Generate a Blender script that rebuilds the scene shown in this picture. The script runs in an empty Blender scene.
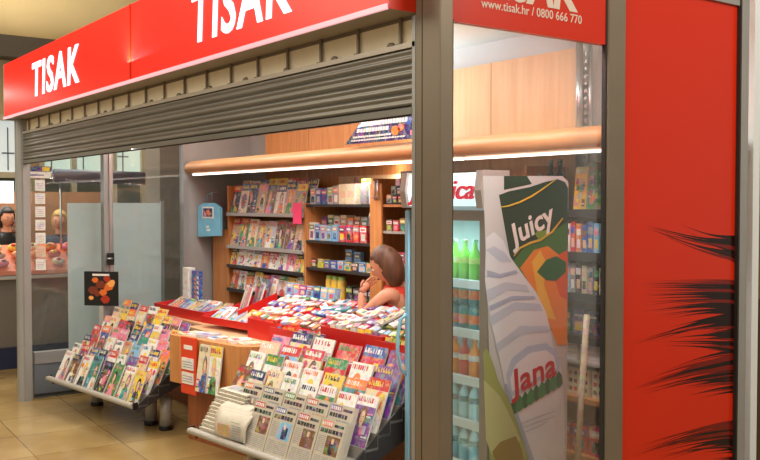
import bpy, bmesh, math, random
from mathutils import Matrix, Vector
R = random.Random(7)
sc = bpy.context.scene
col = sc.collection

# ------------------------------------------------------------------ camera, world, light, exposure
F, HY = 910.0, 203.0
_n = math.hypot(.59, .807); _fx, _fy = .59/_n, .807/_n
CP = Vector((-2.12, -2.64, 1.70)); _t = math.atan((230-HY)/F)
FW = Vector((_fx*math.cos(_t), _fy*math.cos(_t), -math.sin(_t)))
RT = Vector((_fy, -_fx, 0)); UP = RT.cross(FW)
cam_d = bpy.data.cameras.new('camera'); cam = bpy.data.objects.new('camera', cam_d); col.objects.link(cam)
cam_d.sensor_width = 36; cam_d.lens = F/760*36; cam_d.clip_start = .05; cam_d.clip_end = 200
cam.matrix_world = Matrix(((RT.x, UP.x, -FW.x, CP.x), (RT.y, UP.y, -FW.y, CP.y), (RT.z, UP.z, -FW.z, CP.z), (0, 0, 0, 1)))
sc.camera = cam
def at(px, py, ax, v):            # the point of a real plane (x=v, y=v or z=v) that shows at a photo position
    d = FW + RT*((px-380)/F) + UP*((230-py)/F); i = 'xyz'.index(ax)
    return CP + d*((v-CP[i])/d[i])

sc.view_settings.view_transform = 'Standard'; sc.view_settings.look = 'None'
sc.view_settings.exposure = 0.55; sc.view_settings.gamma = 1; sc.view_settings.use_curve_mapping = False
w = bpy.data.worlds.new('world'); sc.world = w; w.use_nodes = True
bg = w.node_tree.nodes['Background']; bg.inputs[0].default_value = (.62, .56, .46, 1); bg.inputs[1].default_value = .42
def area(name, loc, target, sx, sy, power, color=(1, 1, 1)):
    l = bpy.data.lights.new(name, 'AREA'); l.shape = 'RECTANGLE'; l.size = sx; l.size_y = sy; l.energy = power; l.color = color
    o = bpy.data.objects.new(name, l); col.objects.link(o); o.location = loc
    o.rotation_euler = (Vector(target)-Vector(loc)).to_track_quat('-Z', 'Y').to_euler(); return o
area('kiosk_ceiling_light', (1.05, 1.6, 2.78), (1.05, 1.6, 0), .5, 2.2, 17, (1, .97, .92))
area('kiosk_ceiling_light', (1.05, 4.2, 2.78), (1.05, 4.2, 0), .5, 2.2, 19, (1, .97, .92))
area('valance_uplight_fill', (1.95, 2.6, 2.13), (2.12, 2.6, 3), .10, 4.6, 34, (.88, .97, 1))  # added uplight, unseen, brightens the wall above the wood panels
area('fridge_light', (.90, .81, 1.60), (.93, .81, 0), .05, .45, 3.0, (.8, .97, 1))
area('valance_tube_light', (1.555, 2.9, 1.956), (1.45, 2.9, 0), .014, 4.8, 11, (1, .95, .88))
area('shelf_tube_light', (1.66, 2.9, 1.96), (1.85, 2.9, 1.0), .05, 4.8, 10, (1, .95, .88))
area('window_corner_fill', (.62, .14, 2.76), (.75, .42, 0), .7, .14, 20, (1, .97, .92))  # added fill above the glass to brighten the fridge's printed side
area('hall_unseen_light', (1.0, 9.5, 4.2), (1.0, 9.5, 6), 3, 3, 150, (1, .90, .70))  # added fill aimed upward to lighten the hall ceiling and far wall
area('hall_unseen_light', (-3.2, 4.6, 4.4), (-1.2, 4.0, 0), 3, 5, 120, (1, .88, .68))
area('hall_unseen_light', (-3.4, -1.6, 4.4), (0, 1.2, 1.0), 2, 2, 62, (1, .90, .76))
area('hall_unseen_light', (2.2, -3.6, 4.4), (1.2, 0, 1.8), 2, 2, 92, (1, .90, .76))  # added fill out of view, brightens the side window and red panel
area('stall_light', (.6, 7.9, 2.9), (.6, 7.9, 0), 2.5, .6, 45, (1, .95, .85))

# ------------------------------------------------------------------ materials
def lin(c): return tuple(((v/255)/12.92 if v/255 <= .04045 else ((v/255+.055)/1.055)**2.4) for v in c)
MATS = {}
def mat(name, rgb, rough=.5, metal=0, var=0, scale=8, stretch=(1, 1, 1), bump=0, emit=0, spec=.5, coat=0, rgb2=None):
    if name in MATS: return MATS[name]
    m = bpy.data.materials.new(name); m.use_nodes = True; nt = m.node_tree; b = nt.nodes['Principled BSDF']
    c = lin(rgb)+(1,); b.inputs['Base Color'].default_value = c
    b.inputs['Roughness'].default_value = rough; b.inputs['Metallic'].default_value = metal
    b.inputs['Specular IOR Level'].default_value = spec; b.inputs['Coat Weight'].default_value = coat
    if emit: b.inputs['Emission Color'].default_value = c; b.inputs['Emission Strength'].default_value = emit
    if var or rgb2 or bump:
        tc = nt.nodes.new('ShaderNodeTexCoord'); mp = nt.nodes.new('ShaderNodeMapping'); nz = nt.nodes.new('ShaderNodeTexNoise')
        mp.inputs['Scale'].default_value = stretch; nz.inputs['Scale'].default_value = scale; nz.inputs['Detail'].default_value = 5
        nt.links.new(tc.outputs['Object'], mp.inputs[0]); nt.links.new(mp.outputs[0], nz.inputs['Vector'])
        if var or rgb2:
            cr = nt.nodes.new('ShaderNodeValToRGB'); cr.color_ramp.elements[0].position = .34; cr.color_ramp.elements[1].position = .66
            a = lin(rgb2)+(1,) if rgb2 else tuple(v*(1-var) for v in c[:3])+(1,)
            d = c if rgb2 else tuple(min(1, v*(1+var)) for v in c[:3])+(1,)
            cr.color_ramp.elements[0].color = a; cr.color_ramp.elements[1].color = d
            nt.links.new(nz.outputs[0], cr.inputs[0]); nt.links.new(cr.outputs[0], b.inputs['Base Color'])
        if bump:
            bp = nt.nodes.new('ShaderNodeBump'); bp.inputs['Strength'].default_value = bump; bp.inputs['Distance'].default_value = .01
            nt.links.new(nz.outputs[0], bp.inputs['Height']); nt.links.new(bp.outputs[0], b.inputs['Normal'])
    MATS[name] = m; return m
def glass(name, tint=(.95, .97, .97), refl=.06, haze=0, hazecol=(.8, .85, .88)):
    if name in MATS: return MATS[name]
    m = bpy.data.materials.new(name); m.use_nodes = True; nt = m.node_tree; nt.nodes.clear()
    out = nt.nodes.new('ShaderNodeOutputMaterial'); tr = nt.nodes.new('ShaderNodeBsdfTransparent'); gl = nt.nodes.new('ShaderNodeBsdfGlossy')
    mx = nt.nodes.new('ShaderNodeMixShader'); tr.inputs[0].default_value = tint+(1,); gl.inputs['Roughness'].default_value = .03
    lw = nt.nodes.new('ShaderNodeLayerWeight'); lw.inputs[0].default_value = .25
    mul = nt.nodes.new('ShaderNodeMath'); mul.operation = 'MULTIPLY_ADD'; mul.inputs[1].default_value = .35; mul.inputs[2].default_value = refl
    nt.links.new(lw.outputs['Fresnel'], mul.inputs[0]); nt.links.new(mul.outputs[0], mx.inputs[0])
    nt.links.new(tr.outputs[0], mx.inputs[1]); nt.links.new(gl.outputs[0], mx.inputs[2])
    last = mx
    if haze:
        df = nt.nodes.new('ShaderNodeBsdfDiffuse'); df.inputs[0].default_value = hazecol+(1,)
        tl = nt.nodes.new('ShaderNodeBsdfTranslucent'); tl.inputs[0].default_value = hazecol+(1,)
        ad = nt.nodes.new('ShaderNodeMixShader'); ad.inputs[0].default_value = .5
        nt.links.new(df.outputs[0], ad.inputs[1]); nt.links.new(tl.outputs[0], ad.inputs[2])
        m2 = nt.nodes.new('ShaderNodeMixShader'); m2.inputs[0].default_value = haze
        nt.links.new(mx.outputs[0], m2.inputs[1]); nt.links.new(ad.outputs[0], m2.inputs[2]); last = m2
    nt.links.new(last.outputs[0], out.inputs[0]); MATS[name] = m; return m

WOOD = mat('honey_wood', (206, 142, 84), .42, rgb2=(186, 122, 66), scale=3, stretch=(14, 14, .8))
WOODH = mat('honey_wood_lengthwise', (210, 154, 104), .42, rgb2=(192, 136, 86), scale=3, stretch=(14, .8, 14))
WOODP = mat('pale_beech_panel', (226, 186, 144), .4, rgb2=(214, 172, 128), scale=2.5, stretch=(10, 10, .6))
WOODD = mat('brown_wood', (150, 84, 46), .4, rgb2=(128, 70, 38), scale=3, stretch=(12, 12, .8))
POST = mat('brown_grey_aluminium', (128, 116, 100), .42, metal=.35, var=.05, scale=4)
POSTG = mat('silver_grey_aluminium', (160, 160, 158), .4, metal=.35, var=.04, scale=4)
POSTD = mat('dark_grey_gasket', (42, 38, 36), .6)
STEEL = mat('brushed_steel', (190, 192, 192), .28, metal=.85)
SHUT = mat('galvanised_shutter', (132, 130, 124), .36, metal=.5, var=.12, scale=3, stretch=(1, .3, 1))
KICK = mat('blue_grey_metal_panel', (120, 128, 138), .45, metal=.3)
WHITEW = mat('white_painted_wall', (228, 236, 238), .7)
GREYW = mat('grey_laminate_wall', (158, 156, 152), .5, var=.03)
CREAM = mat('cream_hall_wall', (178, 160, 118), .7, var=.03)
TAN = mat('tan_hall_dado', (140, 110, 78), .6, var=.05)
BLACK = mat('black_plastic', (18, 18, 20), .4)
PAPER = mat('paper_edges', (214, 208, 196), .8)
NEWS = mat('newsprint', (196, 188, 170), .85, var=.05, scale=30)
REDP = mat('red_plastic', (206, 30, 22), .35)
REDM = mat('red_enamel_sheet', (206, 42, 8), .3, coat=.08, spec=.35)
SIGN = mat('backlit_red_acrylic', (222, 34, 24), .3, emit=.62)
SIGNW = mat('backlit_white_lettering', (255, 236, 248), .3, emit=1.2)
SIGNE = mat('backlit_edge', (250, 186, 200), .3, emit=.35)
TUBE = mat('fluorescent_tube', (255, 244, 232), .3, emit=2.2)
DSHELF = mat('dark_shelf_edge', (50, 46, 46), .4)
GSHELF = mat('grey_steel_shelf', (176, 172, 166), .4, metal=.2)
SHOP_GLASS = glass('clear_shop_glass', (.95, .97, .97), .015, .012, (.6, .62, .62))
DOOR_GLASS = glass('door_glass', (.88, .92, .92), .035, .03, (.6, .65, .68))
FROST = glass('frosted_film', (.7, .75, .78), .02, .84, (.88, .93, .94))
CLEAR = glass('fridge_door_glass', (.94, .98, .99), .03)
ACRYL = glass('clear_acrylic', (.93, .95, .96), .08)
SKIN = mat('skin', (214, 150, 118), .5); LIP = mat('lips', (176, 84, 76), .5); EYEW = mat('eye_white', (235, 232, 226), .3)
IRIS = mat('iris', (58, 40, 28), .3); HAIRB = mat('brown_hair', (112, 74, 48), .5, rgb2=(78, 50, 34), scale=30, stretch=(1, 1, .2))
HAIRY = mat('blonde_hair', (206, 168, 98), .5, rgb2=(170, 130, 70), scale=30, stretch=(1, 1, .2))
HAIRK = mat('black_hair', (32, 26, 24), .5)
PAL = {'red': (206, 36, 36), 'orange': (236, 122, 36), 'yellow': (240, 204, 50), 'pink': (234, 130, 160), 'purple': (120, 70, 150),
       'blue': (44, 84, 168), 'light blue': (130, 186, 226), 'teal': (40, 140, 140), 'green': (60, 136, 66), 'lime': (168, 200, 70),
       'white': (236, 234, 228), 'cream': (228, 212, 176), 'grey': (150, 150, 150), 'black': (28, 26, 30), 'brown': (120, 76, 46),
       'dark blue': (28, 40, 90), 'tan': (200, 160, 120), 'peach': (232, 190, 160), 'silver': (190, 194, 200)}
def C(n):
    nm = 'print_'+n.replace(' ', '_')
    if nm in MATS: return MATS[nm]
    m = mat(nm, PAL[n], .36, spec=.5); nt = m.node_tree; L = nt.links.new; b = nt.nodes['Principled BSDF']     # printed paper: speckled with small halftone patches
    tc = nt.nodes.new('ShaderNodeTexCoord'); oi = nt.nodes.new('ShaderNodeObjectInfo'); ad = nt.nodes.new('ShaderNodeVectorMath'); ad.operation = 'ADD'; sc_ = nt.nodes.new('ShaderNodeMath'); sc_.operation = 'MULTIPLY'; sc_.inputs[1].default_value = 37
    L(oi.outputs['Random'], sc_.inputs[0]); L(tc.outputs['Object'], ad.inputs[0]); L(sc_.outputs[0], ad.inputs[1])
    vo = nt.nodes.new('ShaderNodeTexVoronoi'); vo.inputs['Scale'].default_value = 48; L(ad.outputs[0], vo.inputs['Vector'])
    nz = nt.nodes.new('ShaderNodeTexNoise'); nz.inputs['Scale'].default_value = 34; L(ad.outputs[0], nz.inputs['Vector'])
    mr = nt.nodes.new('ShaderNodeMapRange'); mr.inputs[1].default_value = .42; mr.inputs[2].default_value = .62; mr.inputs[3].default_value = 0; mr.inputs[4].default_value = .34; L(nz.outputs[0], mr.inputs[0])
    mx = nt.nodes.new('ShaderNodeMixRGB'); mx.inputs[1].default_value = lin(PAL[n])+(1,); L(mr.outputs[0], mx.inputs[0]); L(vo.outputs['Color'], mx.inputs[2]); L(mx.outputs[0], b.inputs['Base Color'])
    return m
for k in PAL: C(k)

# ------------------------------------------------------------------ mesh helpers
class MB:
    def __init__(s): s.v = []; s.f = []; s.m = []; s.s = []; s.mats = []; s.T = Matrix()
    def mi(s, m):
        if m not in s.mats: s.mats.append(m)
        return s.mats.index(m)
    def add(s, vs, fs, m, smooth=False):
        o = len(s.v); s.v += [tuple(s.T @ Vector(p)) for p in vs]; k = s.mi(m)
        for f in fs: s.f.append(tuple(o+i for i in f)); s.m.append(k); s.s.append(smooth)
        return s
    def box(s, x0, x1, y0, y1, z0, z1, m):
        if x1 < x0: x0, x1 = x1, x0
        if y1 < y0: y0, y1 = y1, y0
        if z1 < z0: z0, z1 = z1, z0
        vs = [(x0, y0, z0), (x1, y0, z0), (x1, y1, z0), (x0, y1, z0), (x0, y0, z1), (x1, y0, z1), (x1, y1, z1), (x0, y1, z1)]
        return s.add(vs, [(0, 3, 2, 1), (4, 5, 6, 7), (0, 1, 5, 4), (1, 2, 6, 5), (2, 3, 7, 6), (3, 0, 4, 7)], m)
    def bbox(s, x0, x1, y0, y1, z0, z1, m, b=.004):        # box with chamfered vertical and top edges
        o = []
        for (z, i) in ((z0, 0), (z1-b, 0), (z1, b)):
            o.append([(x0+i+b, y0+i, z), (x1-i-b, y0+i, z), (x1-i, y0+i+b, z), (x1-i, y1-i-b, z), (x1-i-b, y1-i, z), (x0+i+b, y1-i, z), (x0+i, y1-i-b, z), (x0+i, y0+i+b, z)])
        vs = o[0]+o[1]+o[2]; fs = [tuple(range(7, -1, -1)), tuple(range(16, 24))]
        for l in (0, 8):
            for i in range(8): j = (i+1) % 8; fs.append((l+i, l+j, l+8+j, l+8+i))
        return s.add(vs, fs, m)
    def prism(s, pts, ax, a, b, m, smooth=False):          # outline extruded along an axis; pts are the other two coordinates
        n = len(pts)
        def P(p, t): return {'x': (t, p[0], p[1]), 'y': (p[0], t, p[1]), 'z': (p[0], p[1], t)}[ax]
        vs = [P(p, a) for p in pts]+[P(p, b) for p in pts]
        s.add(vs, [(i, (i+1) % n, n+(i+1) % n, n+i) for i in range(n)], m, smooth)
        return s.add(vs, [tuple(range(n))[::-1], tuple(range(n, 2*n))], m)
    def lathe(s, prof, m, seg=14, c=(0, 0, 0), smooth=True):
        vs = []; fs = []; n = len(prof)
        for r, z in prof:
            for k in range(seg): a = 2*math.pi*k/seg; vs.append((c[0]+r*math.cos(a), c[1]+r*math.sin(a), c[2]+z))
        for i in range(n-1):
            for k in range(seg): j = (k+1) % seg; fs.append((i*seg+k, i*seg+j, (i+1)*seg+j, (i+1)*seg+k))
        s.add(vs, fs, m, smooth)
        return s.add(vs[:seg]+vs[-seg:], [tuple(range(seg))[::-1], tuple(range(seg, 2*seg))], m)
    def tube(s, pts, r, m, seg=8, smooth=True):
        rs = r if isinstance(r, (list, tuple)) else [r]*len(pts); P = [Vector(p) for p in pts]; vs = []; fs = []
        for i, p in enumerate(P):
            d = (P[min(i+1, len(P)-1)]-P[max(i-1, 0)]).normalized(); a = d.cross(Vector((0, 0, 1)) if abs(d.z) < .9 else Vector((0, 1, 0))).normalized(); b = d.cross(a)
            for k in range(seg): t = 2*math.pi*k/seg; vs.append(tuple(p+(a*math.cos(t)+b*math.sin(t))*rs[i]))
        for i in range(len(P)-1):
            for k in range(seg): j = (k+1) % seg; fs.append((i*seg+k, i*seg+j, (i+1)*seg+j, (i+1)*seg+k))
        fs += [tuple(range(seg))[::-1], tuple(range(len(vs)-seg, len(vs)))]
        return s.add(vs, fs, m, smooth)
    def ell(s, c, r, m, seg=14, rings=9, fn=None):
        vs = []; fs = []
        for i in range(rings+1):
            th = math.pi*i/rings
            for k in range(seg):
                a = 2*math.pi*k/seg; p = Vector((math.sin(th)*math.cos(a), math.sin(th)*math.sin(a), math.cos(th)))
                q = fn(p) if fn else p
                vs.append((c[0]+q[0]*r[0], c[1]+q[1]*r[1], c[2]+q[2]*r[2]))
        for i in range(rings):
            for k in range(seg): j = (k+1) % seg; fs.append((i*seg+k, (i+1)*seg+k, (i+1)*seg+j, i*seg+j))
        return s.add(vs, fs, m, True)
    def poly(s, pts, m): return s.add(pts, [tuple(range(len(pts)))], m)
    def mesh(s, name):
        me = bpy.data.meshes.new(name); me.from_pydata(s.v, [], s.f); me.validate(); me.update()
        for m in s.mats: me.materials.append(m)
        if len(me.polygons) == len(s.f):
            me.polygons.foreach_set('material_index', s.m); me.polygons.foreach_set('use_smooth', s.s)
        return me
    def build(s, name, parent=None, loc=None, rot=None):
        o = bpy.data.objects.new(name, s.mesh(name)); col.objects.link(o)
        if parent: o.parent = parent
        if loc: o.location = loc
        if rot: o.rotation_euler = rot
        return o
def tag(o, label=None, cat=None, group=None, kind=None):
    if label: o['label'] = label
    if cat: o['category'] = cat
    if group: o['group'] = group
    if kind: o['kind'] = kind
    return o
def struct(o): o['kind'] = 'structure'; return o
def thing(name, label, cat, loc=(0, 0, 0), rot=(0, 0, 0), group=None):
    o = bpy.data.objects.new(name, None); col.objects.link(o); o.empty_display_size = .05
    o.location = loc; o.rotation_euler = rot; return tag(o, label, cat, group)
def text_mb(body, size, m, mtx, xs=1, shear=0, offset=0, depth=.002, align='LEFT', fit=None, sp=1):
    c = bpy.data.curves.new('t', 'FONT'); c.body = body; c.size = size; c.shear = shear; c.offset = offset; c.extrude = depth; c.align_x = align; c.resolution_u = 3; c.space_character = sp
    o = bpy.data.objects.new('t', c); col.objects.link(o); dg = bpy.context.evaluated_depsgraph_get(); dg.update()
    me = bpy.data.meshes.new_from_object(o.evaluated_get(dg)); b = MB(); xv = [v.co.x for v in me.vertices]
    if fit: xs = fit/(max(xv)-min(xv))
    x0 = min(xv) if align == 'LEFT' else 0
    b.T = mtx @ Matrix.Diagonal((xs, 1, 1, 1)) @ Matrix.Translation((-x0, 0, 0))
    b.add([tuple(v.co) for v in me.vertices], [tuple(p.vertices) for p in me.polygons], m)
    bpy.data.objects.remove(o); bpy.data.meshes.remove(me); bpy.data.curves.remove(c); return b
def frame(o, xdir, ydir):            # matrix with local x, y along the given directions
    x = Vector(xdir).normalized(); y = Vector(ydir).normalized(); z = x.cross(y).normalized(); o = Vector(o)
    return Matrix(((x.x, y.x, z.x, o.x), (x.y, y.y, z.y, o.y), (x.z, y.z, z.z, o.z), (0, 0, 0, 1)))
ORD = ['first', 'second', 'third', 'fourth', 'fifth', 'sixth', 'seventh', 'eighth', 'ninth', 'tenth', 'eleventh', 'twelfth', 'thirteenth', 'fourteenth', 'fifteenth', 'sixteenth', 'seventeenth', 'eighteenth', 'nineteenth', 'twentieth']
def place(i, n, A, B):
    if i == 0: return 'nearest the '+A
    if i == n-1: return 'nearest the '+B
    return ORD[i]+' from the '+A if i < n/2 else ORD[n-1-i]+' from the '+B

# ------------------------------------------------------------------ floor, hall, kiosk shell
fm = bpy.data.materials.new('polished_stone_tiles'); fm.use_nodes = True; nt = fm.node_tree; b = nt.nodes['Principled BSDF']
tc = nt.nodes.new('ShaderNodeTexCoord'); mp = nt.nodes.new('ShaderNodeMapping'); mp.inputs['Rotation'].default_value = (0, 0, math.radians(3))
br = nt.nodes.new('ShaderNodeTexBrick'); br.offset = 0; br.inputs['Scale'].default_value = 1; br.inputs['Brick Width'].default_value = .6; br.inputs['Row Height'].default_value = .6
br.inputs['Mortar Size'].default_value = .004; br.inputs['Color1'].default_value = lin((184, 158, 106))+(1,); br.inputs['Color2'].default_value = lin((162, 134, 82))+(1,); br.inputs['Mortar'].default_value = lin((130, 104, 66))+(1,)
nz = nt.nodes.new('ShaderNodeTexNoise'); nz.inputs['Scale'].default_value = 2.2; nz.inputs['Detail'].default_value = 8
mx = nt.nodes.new('ShaderNodeMixRGB'); mx.blend_type = 'MULTIPLY'; mx.inputs[0].default_value = .55
cr = nt.nodes.new('ShaderNodeValToRGB'); cr.color_ramp.elements[0].position = .35; cr.color_ramp.elements[0].color = (.55, .5, .42, 1); cr.color_ramp.elements[1].position = .65; cr.color_ramp.elements[1].color = (1, 1, 1, 1)
L = nt.links.new; L(tc.outputs['Object'], mp.inputs[0]); L(mp.outputs[0], br.inputs['Vector']); L(mp.outputs[0], nz.inputs['Vector']); L(nz.outputs[0], cr.inputs[0])
L(br.outputs[0], mx.inputs[1]); L(cr.outputs[0], mx.inputs[2]); L(mx.outputs[0], b.inputs['Base Color']); b.inputs['Roughness'].default_value = .16; b.inputs['Specular IOR Level'].default_value = .6
struct(MB().box(-8, 12, -6, 16, -.12, 0, fm).build('floor'))
HC = mat('beige_hall_ceiling', (176, 160, 130), .8, var=.05, scale=1); DBEAM = mat('dark_grey_beam', (104, 100, 98), .6)
c_ = MB().box(-8, 12, -6, 16, 6.0, 6.15, HC); c_.build('ceiling'); struct(bpy.data.objects['ceiling'])
# far facade of the hall, y = 12
m = MB(); m.box(-8, 12, 12, 12.2, 0, 6.0, mat('beige_far_wall', (206, 188, 148), .8, var=.05, scale=1)); struct(m.build('wall_far'))
LITW = mat('daylit_window_glass', (196, 214, 202), .3, emit=.62)
LITW2 = mat('daylit_window_glass_pale', (214, 224, 226), .3, emit=.42)
IVF = mat('ivory_window_frame', (222, 216, 192), .5); IVD = mat('dim_window_pane', (96, 104, 92), .3)
struct(MB().box(-8, 12, 11.6, 12, 3.88, 4.2, DBEAM).build('trim_1'))
for i, x0 in enumerate([-2.2, -1.2, -.2, .8, 1.95, 3.1]):
    f = MB(); z0, z1 = 2.1, 2.95; W_ = .97 if i < 4 else 1.08
    for a in (0, W_/2-.04, W_-.08): f.box(x0+a, x0+a+.08, 11.86, 12.0, 1.45, z1, IVF)
    for z in (1.40, z0-.02, z1): f.box(x0, x0+W_, 11.84, 12.0, z, z+.09, IVF)
    f.box(x0+.08, x0+W_-.08, 11.95, 11.99, z0, z1, LITW2 if i < 4 else LITW)
    f.box(x0+.08, x0+W_-.08, 11.95, 11.99, 1.45, z0, IVD)
    for a in (.2, .7): f.box(x0+a, x0+a+.015, 11.93, 11.95, z0+.1, z1-.1, IVD); f.box(x0+a-.08, x0+a+.1, 11.93, 11.95, z0+.35, z0+.37, IVD)
    struct(f.build('window_%d' % (i+1)))
# brown tiled pillar beyond the kiosk wall
PIL = mat('brown_grey_tiled_pillar', (124, 116, 104), .45, var=.06, scale=2)
p = at(160, 200, 'y', 6.6).x; q = at(186, 200, 'y', 6.6).x
struct(MB().box(p, q+.5, 6.6, 7.0, 0, 6.0, PIL).build('wall_pillar'))
# cream hall wall past the red panel
m = MB(); m.box(2.36, 8, .06, .3, 1.19, 6, CREAM); m.box(2.36, 8, .05, .3, 0, 1.19, TAN); struct(m.build('wall_hall'))

# kiosk: posts and frames
m = MB(); m.bbox(.0, .062, -.108, .037, 0, 2.99, POST, .004); m.box(.062, .07, -.10, -.058, 0, 2.37, POSTD); m.box(-.001, .0, -.006, -.002, 0, 2.99, POSTD)
struct(m.build('trim_corner_post'))
m = MB(); m.lathe([(.048, 0), (.048, 2.41)], POSTG, 20, (.0, 5.46, 0)); m.box(.03, .075, 5.47, 5.5, 0, 2.41, POSTD); struct(m.build('trim_front_post'))
m = MB(); m.bbox(.968, 1.08, -.07, -.035, 0, 2.75, POST, .005); m.box(.962, .975, -.058, -.036, 0, 2.75, POSTD); struct(m.build('trim_side_post'))
m = MB(); m.bbox(1.962, 2.021, -.07, .04, 0, 2.75, POSTG, .005); m.box(1.95, 1.962, -.065, .0, .3, 2.7, POSTD); struct(m.build('trim_end_post'))
# wall at the far end of the kiosk (y = 5.5)
m = MB()
for a, b_ in ((.722, .806), (1.49, 1.545)): m.box(a, b_, 5.47, 5.56, 0, 2.35, POSTG)
m.box(.765, .79, 5.455, 5.47, 0, 2.35, STEEL)
m.box(.1, 1.49, 5.48, 5.56, 2.27, 2.36, POSTG); m.box(.1, .722, 5.475, 5.56, .30, .40, POSTG); m.box(.1, .722, 5.49, 5.55, .0, .30, KICK); m.box(.1, .722, 5.475, 5.49, .02, .035, POSTD)
m.box(.806, 1.49, 5.475, 5.56, .30, .40, POSTG); m.box(.806, 1.49, 5.49, 5.55, 0, .30, KICK)
struct(m.build('window_frame_end'))
struct(MB().box(.1, .722, 5.512, 5.52, .4, 2.27, DOOR_GLASS).build('window_end_glass'))
struct(MB().box(.806, 1.49, 5.512, 5.52, .4, 2.27, DOOR_GLASS).build('window_end_pane'))
struct(MB().box(1.545, 2.2, 5.47, 5.56, 0, 2.82, GREYW).build('wall_end'))
# back wall, ceiling
m = MB(); m.box(2.26, 2.32, .05, 5.56, 0, 2.82, WHITEW); m.box(2.2, 2.26, 5.03, 5.47, 0, 2.82, GREYW); struct(m.build('wall_back'))
struct(MB().box(.1, 2.32, 0, 5.56, 2.82, 2.86, mat('cream_white_ceiling', (222, 230, 232), .7)).build('ceiling_kiosk'))
m = MB()
for i in range(5):
    a = 1.12+i*.782; m.box(2.13, 2.16, a+.003, a+.779, 0, 2.645-.066*max(0, i-1)*0, WOODP if i < 2 else WOOD)
struct(m.build('wall_wood_lining'))
m = MB(); m.tube([(2.08, 1.08, 1.9), (2.08, 1.08, 2.72)], .022, STEEL, 12); m.tube([(2.12, 1.03, 1.9), (2.12, 1.03, 2.70)], .012, STEEL, 8)
for k in range(18): m.box(2.09, 2.10, 1.035, 1.05, 1.92+k*.044, 1.94+k*.044, STEEL)
tag(m.build('shelf_upright'), 'perforated silver upright rail at the end of the high beech panels', 'rail')
struct(MB().box(.6, 2.13, .42, .46, 0, .5, WOODD).build('wall_low_partition')) if False else None

# shop window on the side
struct(MB().box(.07, .985, -.045, -.037, .10, 2.375, SHOP_GLASS).build('window_side_glass'))
struct(MB().box(.07, .97, -.06, -.02, 0, .10, POSTG).build('window_side_rail'))
# header over the side window
h = thing('header_sign', 'unlit red header panel with white web address above the side window', 'sign')
MB().box(.062, .968, -.055, -.025, 2.375, 2.98, REDM).build('panel', h)
WP = mat('white_vinyl_lettering', (222, 204, 190), .4)
tag(text_mb('TISAK', .215, WP, frame((.235, -.056, 2.497), (1, 0, 0), (0, 0, 1)), shear=.12, offset=.008, depth=.0008, fit=.555).build('lettering', h), 'large white lettering')
tag(text_mb('www.tisak.hr / 0800 666 770', .05, WP, frame((.245, -.056, 2.445), (1, 0, 0), (0, 0, 1)), offset=.0003, depth=.0008, fit=.565).build('web_address', h), 'small white lettering')
# lit fascia sign
s = thing('fascia_sign', 'long backlit red lightbox sign with white lettering above the shutter', 'sign')
m = MB(); m.box(-.12, .06, 2.60, 5.5, 2.425, 2.87, SIGN); m.box(-.12, .06, .045, 2.585, 2.425, 2.87, SIGN); m.build('lightbox', s)
m = MB(); m.box(-.125, -.118, 2.583, 2.602, 2.42, 2.872, REDM); m.build('joint_strip', s)
m = MB(); m.box(-.13, -.118, .045, 5.505, 2.408, 2.428, SIGNE); m.build('bottom_edge', s)
m = MB(); m.box(-.118, .06, .045, 5.505, 2.412, 2.425, mat('sign_soffit', (150, 140, 128), .5)); m.build('soffit', s)
MB().box(-.12, .06, 5.5, 5.52, 2.405, 2.875, POSTG).build('end_cap', s); MB().box(-.12, .06, .038, .045, 2.41, 2.875, REDM).build('end_cap', s)
for ya, wd in ((4.64, 1.11), (1.73, 1.0)):
    tag(text_mb('TISAK', .36, SIGNW, frame((-.121, ya, 2.522), (0, -1, 0), (0, 0, 1)), shear=.08, offset=.006, depth=.003, fit=wd, sp=1.12).build('lettering', s), 'glowing white lettering')
# bright cream board added in place of the lit interior behind; brackets
m = MB(); m.box(.036, .05, .06, 5.4, 2.30, 2.40, mat('lit_interior_stand_in', (250, 238, 206), .6, var=.03)); m.box(.03, .1, .037, 5.4, 2.398, 2.412, POST); m.box(.03, .1, .037, 5.4, 2.285, 2.30, POST); struct(m.build('trim_lintel'))
g = thing('grille_rail', 'thin metal rail with upright brackets between the shutter and the lit sign', 'rail')
m = MB(); m.box(.0, .05, .04, 5.4, 2.285, 2.305, mat('pale_metal_rail', (184, 176, 164), .4, metal=.3))
for k in range(14): m.ell((.01, .2+k*.4, 2.31), (.012, .022, .012), POST, 8, 5)
m.build('rail', g)
for k in range(19):
    y = .16+k*.285; m = MB(); m.box(.02, .03, y-.006, y+.006, 2.30, 2.42, POST); m.box(.01, .06, y-.014, y+.014, 2.30, 2.312, POST); m.build('bracket', g)
# roller shutter
s = thing('roller_shutter', 'ribbed grey metal roller shutter half lowered over the kiosk opening', 'shutter')
pts = []; z = 2.285; n = 0
out = []
for k in range(4):
    zz = 2.285-k*.056
    for t, dx in ((0, .0), (.004, -.012), (.012, -.018), (.020, -.012), (.026, -.008), (.032, -.013), (.040, -.02), (.048, -.013), (.052, .0)): out.append((.022+dx, zz-t))
back = [(.04, p[1]) for p in out[::-1]]
m = MB(); m.prism(out+back, 'y', .05, 5.40, SHUT, True); m.build('slats', s)
m = MB(); m.bbox(.0, .045, .05, 5.40, 2.035, 2.062, SHUT, .004); m.box(.01, .03, .05, 5.4, 2.03, 2.036, POSTD); m.build('bottom_bar', s)
for y in (.037, 5.40): MB().box(.0, .06, y, y+.02, 0 if y < 1 else 0, 2.4, POSTG).build('guide_rail', s)

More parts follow.
